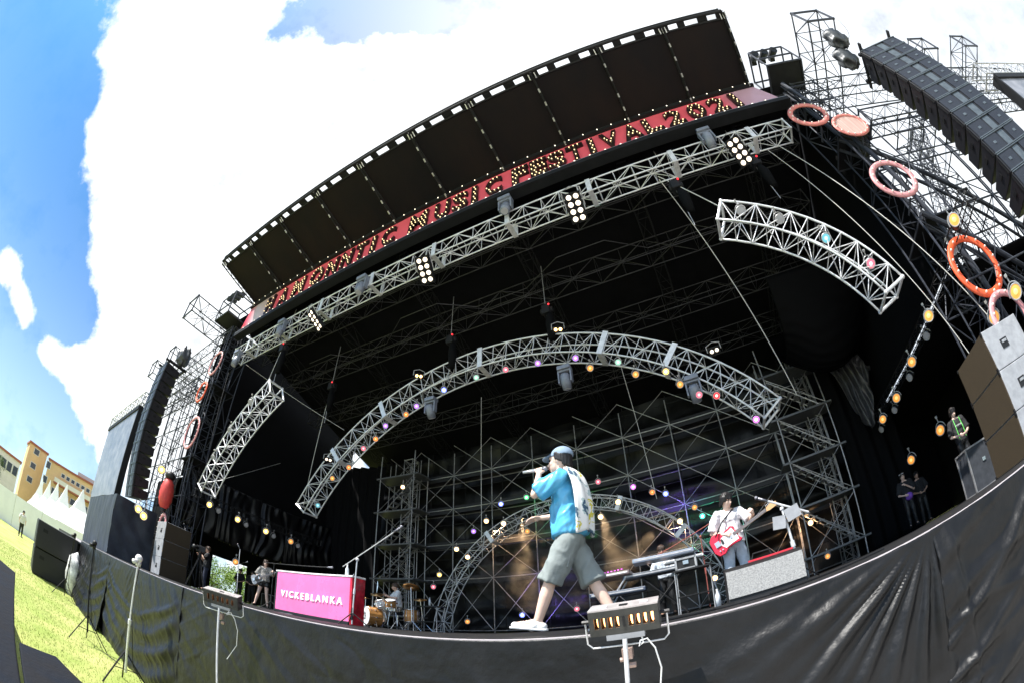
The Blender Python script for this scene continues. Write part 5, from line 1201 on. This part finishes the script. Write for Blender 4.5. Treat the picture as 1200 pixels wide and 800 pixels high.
# subs on the lawn
t = thing('subwoofer_stack', 'two black ground speakers on the lawn at the far left end of the stage', 'speakers', (-17.4, 1.6, ZG))
for z, dx in ((.5, 0), (1.46, .12)):
    b = MB(); b.box((dx, 0, z), (1.6, 1.65, .93)); bo = bevelled(b.build('cabinet', pabody, t), .02)
    b = MB(); b.box((dx, -.83, z), (1.5, .02, .85)); b.build('grille', paface, bo); b = MB(); b.box((dx + .807, -.5, z + .2), (.012, .2, .12)); b.build('handle', dsteel, bo)
b = MB(); b.ball((0, 0, 0), (.35, .28, .75), 16, 12); b.v = [tuple(V(v) * (1 + .35 * fn(v[0] * 6, v[1] * 6, v[2] * 5))) for v in b.v]; o = b.build('tarp_bundle', mat('white_tarp', (.6, .6, .6), .4, 0, .35, 5, .4, 12), None, True); o.location = (-15.9, 2.3, ZG + .75); tag(o, 'crumpled white tarp hanging beside the black ground speakers', 'tarp')
# barrier rail behind subs
t = thing('crowd_barrier', 'low metal crowd barrier behind the black ground speakers', 'barrier', (-28, 2.2, ZG))
for k in range(9):
    b = MB(); b.tube((k * 1.2, 0, 0), (k * 1.2, 0, 1.15), .03); b.build('post', steel, t)
for z in (.3, 1.15): b = MB(); b.tube((0, 0, z), (9.6, 0, z), .03); b.build('rail', steel, t)
# camera on tripod
t = thing('video_camera', 'video camera on a tall tripod worked by the cameraman', 'camera', (-15.15, 6.85, 0))
for k in range(3):
    a = k * 2.094 + .3; b = MB()
    for s in (-.04, .04): b.tube((s, 0, 1.25), (.42 * math.cos(a) + s, .42 * math.sin(a), .02), .014)
    b.tube((.2 * math.cos(a) - .04, .2 * math.sin(a), .65), (.2 * math.cos(a) + .04, .2 * math.sin(a), .65), .012); b.build('tripod_leg', dsteel, t)
b = MB(); b.box((0, 0, 1.48), (.16, .36, .22), Matrix.Rotation(R(-25), 3, 'Z')); bevelled(b.build('camera_body', black, t), .02)
b = MB(); b.tube((.08, -.17, 1.48), (.16, -.40, 1.48), .06, 14, .075); b.build('lens', black, t, True); b = MB(); b.tube((0, 0, 1.2), (0, 0, 1.36), .06, 12); b.tube((0, .1, 1.32), (-.2, .45, 1.2), .012); b.build('pan_head', dsteel, t)
b = MB(); b.box((-.12, .1, 1.6), (.08, .16, .08)); b.build('viewfinder', black, t)
# drums
drumshell = mat('amber_maple_shell', (.42, .20, .06), .25, 0, .35, 4, stretch=(.3, .3, 2)); head_m = mat('drum_head', (.75, .75, .75), .4, 0, .06, 4)
brass = mat('cymbal_bronze', (.60, .32, .12), .3, .9, .15, 8)
def drum(name, label, loc, ax, r, d, legs=0, cat='drum', shell=drumshell):
    t = thing(name, label, cat, loc); a = V(ax).normalized()
    b = MB(); b.tube(-a * d / 2, a * d / 2, r, 28); b.build('shell', shell, t, False)
    for s, hm in ((-1, head_m), (1, head_m)):
        b = MB(); b.tube(a * s * (d / 2), a * s * (d / 2 + .008), r * .97, 28); b.build('drum_head', hm, t)
        b = MB(); b.torus(a * s * d / 2, r, .014, a, 28, 6); b.build('hoop', chrome, t, True)
    b = MB(); u = a.orthogonal().normalized(); w = a.cross(u)
    for k in range(8): c = (u * math.cos(k * .785) + w * math.sin(k * .785)) * (r + .02); b.tube(c - a * d * .4, c + a * d * .4, .007, 5); b.box(c, (.03, .03, .05))
    b.build('lugs', chrome, t)
    if legs:
        for k in range(3): q = k * 2.094; b = MB(); b.tube((.1 * math.cos(q), .1 * math.sin(q), -d / 2), (r * 1.0 * math.cos(q), r * 1.0 * math.sin(q), -loc[2] + .02 + .1), .010); b.build('leg', chrome, t)
    return t
fa = V((-.25, -1, .03))
t = drum('bass_drum', 'large bass drum with white front head and amber shell', (-9.62, 10.1, .33), (-.35, -1, .02), .31, .45)
b = MB()
for k in range(7): a_ = k * .9; b.path([(-.08 + .02 * math.cos(a_), -.245, .0 + .09 * math.sin(a_)), (-.06 + .05 * math.cos(a_ + 1), -.245, .02 + .12 * math.sin(a_ + 1))], .008, 5)
b.build('front_emblem', black, t)
b = MB(); b.tube((.25, -.1, -.1), (.4, -.2, -.30), .012); b.build('spur', chrome, t)
drum('tom_drum', 'amber tom drum mounted above the bass drum', (-9.05, 10.3, .82), (.15, -.3, 1), .165, .22)
drum('tom_drum', 'pale side tom just right of the bass drum', (-9.38, 10.2, .80), (-.15, -.3, 1), .15, .20, shell=wht_cloth)
drum('snare_drum', 'chrome snare drum at the drummer\'s knees', (-9.35, 10.75, .66), (0, 0, 1), .18, .14, 3, shell=chrome)
drum('floor_tom', 'amber floor tom standing on three legs at the drummer\'s right', (-8.75, 10.9, .48), (0, 0, 1), .21, .40, 3)
def cymbal(label, base, top, r, tilt):
    t = thing('cymbal_stand', label, 'cymbal', base); T = V(top) - V(base)
    b = MB(); b.tube((0, 0, .3), T, .012)
    for k in range(3): q = k * 2.094 + .4; b.tube((0, 0, .32), (.28 * math.cos(q), .28 * math.sin(q), .01), .010)
    b.build('stand', chrome, t); b = MB(); M3 = Matrix.Rotation(tilt, 3, 'X') @ Matrix.Rotation(tilt * .5, 3, 'Y'); n = 24; rs = [(0, .035), (.05, .025), (.06, .012), (1, 0)]; vs = []
    for q, h in rs[1:]:
        vs += [T + M3 @ V((q * r * math.cos(2 * math.pi * k / n) if q > .1 else .05 * math.cos(2 * math.pi * k / n), q * r * math.sin(2 * math.pi * k / n) if q > .1 else .05 * math.sin(2 * math.pi * k / n), h)) for k in range(n)]
    vs.append(T + M3 @ V((0, 0, .04))); fs = [(j * n + k, j * n + (k + 1) % n, (j + 1) * n + (k + 1) % n, (j + 1) * n + k) for j in range(2) for k in range(n)] + [(3 * n, (k + 1) % n, k) for k in range(n)]
    b.add(vs, fs); o = b.build('cymbal', brass, t, True); s_ = o.modifiers.new('s', 'SOLIDIFY'); s_.thickness = .004
cymbal('crash cymbal left of the drummer\'s head', (-10.1, 10.7, 0), (-10.0, 10.7, 1.12), .22, .3)
cymbal('large ride cymbal right of the drummer\'s head', (-8.5, 10.6, 0), (-8.55, 10.6, 1.38), .25, -.35)
cymbal('lower cymbal right of the drummer\'s chest', (-8.3, 10.9, 0), (-8.35, 10.8, 1.0), .20, .25)
cymbal('pair of hi-hats beside the bass drum', (-10.3, 10.5, 0), (-10.3, 10.5, .95), .18, .08)
t = thing('drum_stool', 'round black stool under the drummer', 'stool', (DX, DY, 0)); b = MB(); b.path([(0, 0, .50), (0, 0, .58)], .17, 20); b.build('seat', black, t)
for k in range(3): b = MB(); q = k * 2.1; b.tube((0, 0, .35), (.22 * math.cos(q), .22 * math.sin(q), .01), .012); b.build('leg', chrome, t)
b = MB(); b.tube((0, 0, .2), (0, 0, .52), .018); b.build('column', chrome, t)
for i, dx in enumerate((-.16, .16)):
    b = MB(); q = V((DX, DY, 0)) + Matrix.Rotation(R(-125), 3, 'Z') @ V((.47, .19 if dx < 0 else -.17, 1.0)); b.tube(q, q + V((-.15 + dx, -.33, .12)), .008, 8); tag(b.build('drumstick', mat('stick_wood', (.55, .40, .22), .6), None), 'wooden drumstick in the drummer\'s %s hand' % ('left' if dx < 0 else 'right'), 'drumstick')
# keyboards
ivory = mat('key_white', (.75, .75, .72), .35)
def keyboard(label, loc, w, d, rz, tilt, bodym, h=.09):
    t = thing('keyboard', label, 'keyboard', loc, 0, None, (tilt, 0, rz))
    b = MB(); b.box((0, 0, 0), (w, d, h)); bevelled(b.build('body', bodym, t), .012)
    b = MB(); nk_ = int(w / .0245)
    for i in range(nk_ - 3): b.box((-w / 2 + .05 + i * .0235, .5 * d - .085, h / 2 + .006), (.0215, .15, .014))
    b.build('white_keys', ivory, t); b = MB()
    for i in range(nk_ - 4):
        if i % 7 not in (2, 6): b.box((-w / 2 + .062 + i * .0235, .5 * d - .125, h / 2 + .015), (.012, .09, .016))
    b.build('black_keys', black, t); b = MB()
    for i in range(8): b.tube((-w / 2 + .15 + i * .09, -.25 * d, h / 2), (-w / 2 + .15 + i * .09, -.25 * d, h / 2 + .018), .012, 8)
    b.build('knobs', black, t)
    b = MB(); b.box((0, -d / 2 - .004, 0), (w * .92, .008, h * .35)); b.build('rear_stripe', steel, t)
    return t
def kstand(label, loc, w, h, m):
    t = thing('keyboard_stand', label, 'keyboard stand', loc)
    for s in (-1, 1):
        b = MB(); b.tube((-w / 2, s * .16, .02), (w / 2, s * .16, h), .02); b.tube((w / 2, s * .16, .02), (-w / 2, s * .16, h), .02); b.build('cross_leg', m, t)
    b = MB()
    for x in (-w / 2, w / 2): b.tube((x, -.22, .02), (x, .22, .02), .02); b.tube((x, -.2, h), (x, .2, h), .02)
    b.build('foot_bar', m, t)
keyboard('grey blue upper keyboard directly below the keyboard player\'s face', (-1.15, 9.1, 1.27), 1.25, .30, R(3), R(-8), mat('keyboard_grey', (.22, .26, .33), .35, .2))
keyboard('long dark lower keyboard under the grey blue one', (-1.25, 9.0, .97), 1.45, .34, R(3), R(-4), mat('keyboard_dark', (.05, .06, .08), .4, .1))
keyboard('small white and red keyboard between the two larger ones', (-.75, 9.05, 1.12), .8, .24, R(3), R(-4), wht_cloth, .06)
kstand('crossed black stand carrying the stacked keyboards', (-1.2, 9.05, 0), .85, .93, dsteel)
keyboard('angled synthesizer with pink lights left of the stacked keyboards', (-2.25, 8.9, 1.04), .95, .30, R(-8), R(-14), mat('synth_brown', (.10, .07, .07), .4, .1))
kstand('crossed silver stand under the angled synthesizer', (-2.25, 8.95, 0), .7, .98, steel)
b = MB(); rn = random.Random(5)
for i in range(10): b.box((-2.6 + .07 * i, 8.80, 1.125 + .004 * i), (.025, .02, .012))
tag(b.build('light_buttons', LENS['magenta']), 'row of glowing pink buttons on the angled synthesizer', 'buttons')
keyboard('low dark keyboard on the left of the keyboard rig', (-2.05, 8.7, .66), 1.1, .28, R(2), R(-4), mat('keyboard_navy', (.04, .055, .09), .4, .1))
# small rack tables etc
def rack(label, loc, w, d, h, m, items):
    t = thing('equipment_table', label, 'table', loc)
    b = MB(); b.box((0, 0, h), (w, d, .03)); b.build('top', m, t)
    for sx in (-1, 1):
        for sy in (-1, 1): b = MB(); b.tube((sx * w * .46, sy * d * .42, 0), (sx * w * .46, sy * d * .42, h), .013); b.build('leg', steel, t)
    b = MB(); b.box((0, 0, h * .4), (w * .92, d * .8, .02)); b.build('shelf', m, t)
rack('small black equipment table behind the guitarist\'s back', (-.55, 8.3, 0), .7, .4, .82, black, 0)
rack('black equipment table right of the drum kit', (-8.1, 10.9, 0), .9, .45, .8, black, 0)
def case(label, loc, d, m=black, rz=0):
    t = thing('flight_case', label, 'case', loc, rz); w, dp, h = d; b = MB(); b.box((0, 0, h / 2), d); bevelled(b.build('body', m, t), .01)
    b = MB()
    for sx in (-1, 1):
        for sy in (-1, 1): b.box((sx * w / 2, sy * dp / 2, h / 2), (.035, .035, h + .012))
    for z in (0, h): 
        for sy in (-1, 1): b.box((0, sy * dp / 2, z), (w, .035, .035))
        for sx in (-1, 1): b.box((sx * w / 2, 0, z), (.035, dp, .035))
    b.build('edging', steel, t); b = MB(); b.box((-w * .0, -dp / 2 - .012, h * .6), (.10, .02, .07)); b.build('latch', chrome, t)
case('black amplifier case on the small equipment table', (-.65, 8.3, .84), (.36, .3, .2))
case('black flight case in front of the black shirted stagehand', (6.05, 8.55, 0), (.9, .5, .95), mat('case_laminate', (.05, .055, .065), .5, 0, .2, 8))
case('dark flight case behind the left crew', (-18.8, 12.6, 0), (.8, .6, .7))
case('black case standing left of the pink desk', (-8.6, 6.4, 0), (.5, .4, .8))
def bottle(label, loc):
    t = thing('water_bottle', label, 'bottle', loc); b = MB(); b.path([(0, 0, 0), (0, 0, .16), (0, 0, .20), (0, 0, .23)], [.033, .033, .015, .013], 14); b.build('bottle_body', mat('bottle_plastic', (.7, .75, .8), .15, 0), t, True)
    b = MB(); b.tube((0, 0, .23), (0, 0, .25), .015, 10); b.build('cap', white, t)
bottle('clear water bottle on the deck left of the grey wedge', (-.12, 5.9, 0)); bottle('clear water bottle on the drum side table', (-8.0, 10.8, .83))
bottle('clear water bottle standing on top of the pink desk', (-6.15, 5.75, .925))
# ---- footlights outside the lip: yoke mounted slot floods on stands
def slot_light(label, loc, rz, w, sc=1.0, slots=8):
    t = thing('flood_light_on_stand', label, 'flood light', loc, rz, None, (R(16), 0, rz)); 
    hm = mat('flood_housing', (.055, .055, .05), .5, .3, .25, 12); top = mat('flood_top_lit_tone', (.62, .57, .56), .35, .5, .15, 12)  # pale top over dark housing: light from above put into the colours
    h, d = .135 * sc, .12 * sc; n = slots
    # front with real slots: vertical bars between top and bottom strips
    b = MB(); b.box((0, 0, h * .36), (w, .008, h * .28)); b.box((0, 0, -h * .36), (w, .008, h * .28))
    ofs = [-.40, -.30, -.20, -.10, .10, .20, .30, .40] if n == 8 else [(-.42 + .84 * (i + .5) / n) for i in range(n)]
    xs_ = [-w * .5] + [w * q for q in ofs] + [w * .5]
    sw = w * .030
    for i in range(n + 1):
        a = xs_[i] + (sw if i > 0 else 0); c = xs_[i + 1] - (sw if i < n else 0); b.box(((a + c) / 2, .001, 0), (c - a, .008, h * .44))
    for s in (-1, 1): b.box((s * w / 2, d / 2, 0), (.006, d, h))
    b.box((0, d / 2, -h / 2), (w, d, .006)); b.box((0, d, 0), (w, .006, h)); b.build('housing', hm, t)
    b = MB(); b.box((0, d / 2, h / 2 + .004), (w * 1.01, d * 1.04, .008)); tp = b.build('top_plate', top, t)
    for k in (-.3, 0, .3): b = MB(); b.box((k * w, d * .4, h / 2 + .0105), (w * .12, d * .25, .004)); b.build('vent', pinkedge if k else black, tp)
    for i in range(n):
        x = xs_[i + 1]; b = MB(); b.ball((x, d * .45, 0), (.008 * sc, .012 * sc, h * .28), 8, 6); b.build('lamp_tube', mat('amber_tube', (.9, .4, .15), .4, 0, emit=(1, .42, .15), estr=3.2), t, True)
    b = MB(); b.box((0, -.006, .0), (.010, .004, h * .42)); b.build('dark_slot', black, t)
    b = MB(); b.box((0, .02, -h * .62), (w * .55, .05, .03 * sc)); b.build('ballast', cabinet, t)
    b = MB(); b.path([(-w / 2 - .01, d / 2, 0), (-w / 2 - .035, d / 2, 0), (-w / 2 - .035, d / 2, -h * .95), (-w / 2 - .01, d / 2, -h * 1.15), (w / 2 + .01, d / 2, -h * 1.15), (w / 2 + .035, d / 2, -h * .95), (w / 2 + .035, d / 2, 0), (w / 2 + .01, d / 2, 0)], .005, 7); b.build('yoke', alu, t)
    b = MB(); b.tube((-w / 2 - .05, d / 2, 0), (-w / 2, d / 2, 0), .012); b.tube((w / 2 + .05, d / 2, 0), (w / 2, d / 2, 0), .012); b.build('pivot_knob', black, t)
    b = MB(); b.tube((0, -.012, -h * .7), (0, .0, ZG - loc[2] + .35), .0115 * sc, 10); b.build('pole', alu, t)
    b = MB(); b.box((0, 0, -h * 1.35), (.05, .05, .06)); b.tube((0, 0, -h * 1.6), (-.04, -.01, -h * 1.6), .014); b.tube((0, .0, -h * 1.9), (.035, 0, -h * 1.9), .018); b.build('clamp', mat('clamp_metal', (.45, .33, .28), .4, .4), t)
    for k in range(3): q = k * 2.094 + .3; b = MB(); b.tube((0, 0, ZG - loc[2] + .5), (.42 * math.cos(q), .42 * math.sin(q), ZG - loc[2] + .01), .011); b.build('tripod_leg', alu, t)
    for ch_ in t.children:
        if ch_.name.startswith(('pole', 'tripod_leg')): ch_.rotation_euler = (-R(16), 0, 0)
    b = MB(); b.path([(w * .22, .01, -h * .66), (w * .24, 0, -h * 1.0), (w * .18, -.01, -h * 1.1), (w * .20, 0, -h * .9), (w * .30, 0, -h * .85), (w * .40, 0, -h * 1.3), (w * .46, 0, -h * 2.2), (w * .40, 0, -h * 3.5), (.03, 0, -h * 5)], .0045, 6); b.build('cable', white, t)
    return t
slot_light('slotted metal flood light on a silver stand in front of the singer', (-.505, 2.2, .055), R(4), .34)
slot_light('smaller slotted flood light on a silver stand before the pink desk', (-4.23, 2.2, .0), R(38), .40, 1.0, 6)
# tripod stands on the lawn
def lawn_stand(label, base, top, m=steel, headm=black, sc=1.0):
    t = thing('tripod_stand', label, 'stand', base); T = V(top) - V(base)
    b = MB(); b.tube((0, 0, .25), T * .55, .020 * sc, 8); b.tube(T * .5, T, .014 * sc, 8); b.tube(T * .53, T * .57, .03 * sc, 8); b.build('pole', m, t)
    for k in range(3): q = k * 2.094 + .9; b = MB(); b.tube((0, 0, .62), (.48 * math.cos(q), .48 * math.sin(q), .02), .013 * sc); b.tube((0, 0, .30), (.22 * math.cos(q), .22 * math.sin(q), .32), .008); b.build('tripod_leg', dsteel, t)
    b = MB(); b.box(T + V((0, 0, .03)), (.07, .07, .10)); b.ball(T + V((0, .0, .10)), .055 * sc, 10, 7); b.tube(T + V((0, 0, .06)), T + V((.06, -.1, .03)), .03, 10, .04); b.build('sensor_head', headm, t, True)
    b = MB(); b.path([T + V((0, .03, 0)), T * .8 + V((-.12, .05, 0)), T * .62 + V((-.06, .03, 0)), T * .5 + V((.07, .03, 0)), T * .2 + V((.03, .1, 0)), V((.3, .3, .02)), V((.9, .5, .02))], .008, 6); b.build('cable', black, t)
lawn_stand('thin grey tripod stand nearest the black ground speakers', (-14.56, 1.86, ZG), (-13.9, 1.9, -.02), dsteel)
lawn_stand('middle of the three grey tripod stands on the lawn', (-9.3, 1.75, ZG), (-9.25, 1.72, .0), dsteel)
lawn_stand('bright silver tripod stand with white sensor nearest the lens', (-7.0, 1.97, ZG), (-6.72, 2.0, .06), alu, wht_cloth, 1.15)
# scaffold boards by the photographer
slabm = mat('worn_black_plywood', (.008, .011, .018), .75, .0, .5, 3, .2, 25, col2=(.014, .014, .016), spec=.1)
for nm, poly, lab in (('a', [(-9, -.60), (-5.57, -.18), (-5.30, .04), (-2.62, .03), (-1.6, .04), (-1.2, -.6), (-1.2, -2.5), (-9, -2.5)], 'worn black plywood platform in the lower left corner'),
                      ('b', [(-2.60, .055), (-2.66, .30), (-2.3, .42), (-1.3, .40), (-1.2, .055)], 'small worn plywood board jutting beside the bigger platform')):
    b = MB(); b.prism(poly, .05, Matrix.Translation((0, 0, -.725 if nm == 'a' else -.715))); o = bevelled(b.build('plywood_platform', slabm), .01); tag(o, lab, 'platform')
t = thing('platform_leg_frame', 'steel legs holding the plywood platforms above the lawn', 'frame', (0, 0, 0))
for x, y in ((-8.5, -.9), (-5.2, -.3), (-2.9, -.3), (-1.6, .15), (-2.2, .30), (-1.6, -2)): b = MB(); b.tube((x, y, ZG), (x, y, -.75), .024); b.build('leg', steel, t)

# ================================================================ ROPES, HOISTS, CABLES
def rope(label, p, q, r=.012, m=None, sag=0, cat='rope'):
    p, q = V(p), V(q); b = MB(); n = 10 if sag else 1; b.path([p.lerp(q, i / n) - V((0, 0, sag * math.sin(math.pi * i / n))) for i in range(n + 1)], r, 6)
    tag(b.build('rope', m or mat('pale_rope', (.55, .54, .5), .7)), label, cat)
rope('pale rope from the right end of the front truss down past the right rings', (4.8, 7.2, 9.95), (6.6, 6.6, 2.3)); rope('second pale rope just left of the first on the right side', (4.5, 7.3, 9.9), (6.0, 7.2, 2.2), .010)
rope('pale rope hanging from the front truss down behind the arch right foot', (1.15, 7.3, 10.1), (2.65, 9.9, 4.2), .012)
rope('short pale rope holding the left end of the right curved truss', (1.15, 7.2, 10.1), (2.15, 7.0, 7.9), .014)
rope('pale rope from the left truss end to the left curved truss', (-12.9, 7.2, 10.0), (-13.0, 7.0, 7.9), .012)
rope('pale rope down to the left foot of the large arch', (-12.9, 9.9, 8.6), (-13.3, 9.9, 4.2), .012)
rope('pale line hanging straight down left of the singer', (-7.05, 12.2, 8.4), (-7.05, 12.2, 3.0), .010); rope('pale line hanging straight down right of the singer', (-1.85, 12.2, 8.0), (-1.5, 12.2, 3.4), .010)
rope('black cable swagged along the left side of the opening', (-17.3, 7.1, 9.6), (-16.6, 7.1, 3.6), .016, black); rope('thin wire from the left curved truss to the wing wall', (-16, 7.1, 4.2), (-18.7, 12, 7.5), .008)
rope('long thin wire from upper left to the large arch', (-16.8, 7.6, 10.2), (-11.2, 9.6, 6.8), .007)
rope('slack cable between the right mast and the speaker array', (13.0, 6.5, 17.0), (9.4, 5.4, 12.0), .012, black, .4); rope('straight steel cable behind the right rings', (12.5, 7, 14.0), (7.0, 7, 10.5), .012, dsteel)
def hoist(label, p, ln, s=1.0):
    t = thing('chain_hoist', label, 'chain hoist', p); t.scale = (s, s, s)
    b = MB(); b.box((0, 0, 0), (.26, .30, .34)); b.tube((-.2, 0, .0), (.2, 0, 0), .10, 12); bevelled(b.build('motor', dsteel, t), .03)
    b = MB(); b.path([(.05, 0, -.15), (.07, 0, -.5), (.05, 0, -1.1)], [.09, .15, .10], 12); b.build('chain_bag', bcloth, t, True)
    b = MB(); b.tube((-.04, 0, .1), (-.04, 0, ln), .012, 5); b.tube((-.04, 0, -.1), (-.04, 0, -1.6), .012, 5); b.build('chain', steel, t)
    b = MB(); b.ball((.12, -.16, .1), .03, 8, 6); b.build('indicator', LENS['red'], t)
for p, lab in (((-3.3, 9.6, 8.95), 'over the top of the large arch'), ((-6.7, 9.6, 9.1), 'over the left shoulder of the large arch'), ((-12.4, 9.6, 8.95), 'far left, above the foot of the large arch'), ((1.45, 7.2, 9.4), 'under the right part of the front truss'), ((-12.9, 7.2, 9.4), 'under the left part of the front truss'), ((3.9, 7.4, 9.6), 'at the right end of the front truss')):
    hoist('black chain hoist with hanging bag ' + lab, p, 2.0)
rc = random.Random(21)
CW = ['beside the top ring', 'behind the striped disc', 'above the lone pink ring', 'below the lone pink ring', 'above the orange ring', 'behind the orange ring', 'beside the side speaker stack']
for sg, side in ((1, 'right'), (-1, 'left')):
    for i in range(7):
        x = XC + sg * (12.3 + rc.uniform(0, 1.6)); z = 11.5 - 1.35 * i; y = rc.uniform(6.45, 6.65)
        rope('slack black cable on the %s tower, %s' % (side, CW[i] if side == 'right' else ['highest', 'second highest', 'third highest', 'middle', 'third lowest', 'second lowest', 'lowest'][i] + ' of the seven'), (x, y, z), (x + sg * rc.uniform(-.6, 1.6), y + .2, z - rc.uniform(1.2, 2.4)), .018, black, rc.uniform(.1, .5), 'cable')
# cables looping under the curved trusses and arch
def loops(label, pts, r=.010):
    b = MB()
    for (p, q) in zip(pts, pts[1:]):
        p, q = V(p), V(q); b.path([p.lerp(q, i / 8) - V((0, 0, .16 * math.sin(math.pi * i / 8))) for i in range(9)], r, 5)
    tag(b.build('cable', black), label, 'cable')
loops('looped black cable under the left half of the large arch', [(-5.65 + 8.8 * math.cos(R(a)), 10, -.93 + 8.8 * math.sin(R(a))) for a in range(146, 90, -5)])
loops('looped black cable under the right half of the large arch', [(-5.65 + 8.8 * math.cos(R(a)), 10, -.93 + 8.8 * math.sin(R(a))) for a in range(90, 34, -5)])
for i, (p, c) in enumerate([((2.45, 6.7, 7.25), 'dim'), ((3.15, 6.7, 6.65), 'dim'), ((3.85, 6.7, 5.75), 'cyan'), ((4.45, 6.7, 4.8), 'pink'), ]):
    par_can('round LED lamp under the right curved truss, %s from its upper end' % ORD[i], p, (-1.5, -5, -5), c, .95, 'lamps under the right curved truss', 'led')
for i, p in enumerate([(-13.3, 6.7, 6.9), (-14.4, 6.7, 6.0), (-15.3, 6.7, 5.0)]):
    par_can('round LED lamp inside the left curved truss, %s from its upper end' % ORD[i], p, (4, -5, -5), 'dim', .95, 'lamps under the left curved truss', 'led')
# cables on the deck
for i, (pts, m) in enumerate([([(-.6, 3.1), (-.1, 3.6), (.3, 3.3), (.9, 3.9), (1.6, 4.3)], black), ([(-1.0, 4.2), (0, 4.6), (.9, 5.3)], black)]):
    b = MB(); b.path([(x, y, .012) for x, y in pts], .01, 6); tag(b.build('floor_cable', m), ['black cable snaking on the deck near the grey wedge', 'black cable running on the deck to the silver mic stand'][i], 'cable')
# smoke in the lamp beams
smk = bpy.data.materials.new('stage_smoke'); smk.use_nodes = True; st = smk.node_tree; st.nodes.clear()
so1 = st.nodes.new('ShaderNodeOutputMaterial'); pv = st.nodes.new('ShaderNodeVolumePrincipled'); pv.inputs['Color'].default_value = (.9, .8, .68, 1)
tn = st.nodes.new('ShaderNodeTexCoord'); nn = st.nodes.new('ShaderNodeTexNoise'); nn.inputs['Scale'].default_value = 1.6; nn.inputs['Detail'].default_value = 3; st.links.new(tn.outputs['Object'], nn.inputs['Vector'])
mm = st.nodes.new('ShaderNodeMapRange'); mm.inputs[1].default_value = .40; mm.inputs[2].default_value = .72; mm.inputs[3].default_value = 0.0; mm.inputs[4].default_value = .30; st.links.new(nn.outputs[0], mm.inputs[0]); st.links.new(mm.outputs[0], pv.inputs['Density']); st.links.new(pv.outputs[0], so1.inputs['Volume'])
b = MB(); b.ball((-5.6, 14.9, 2.7), (3.6, .75, 2.1), 24, 14); o = b.build('smoke', smk, None, True); o['kind'] = 'stuff'; o['label'] = 'thin warm stage smoke drifting under the small arch'
for p_, q_, e_ in (((-6.9, 15.0, 4.55), (-7.0, 15.0, 1.2), 900), ((-3.9, 15.0, 4.3), (-3.3, 15.0, 1.2), 900), ((-1.6, 14.6, 3.3), (-3.6, 15.0, 1.8), 350)):
    spot(p_, q_, (1, .74, .46), e_ * 1.1, 30, .03)
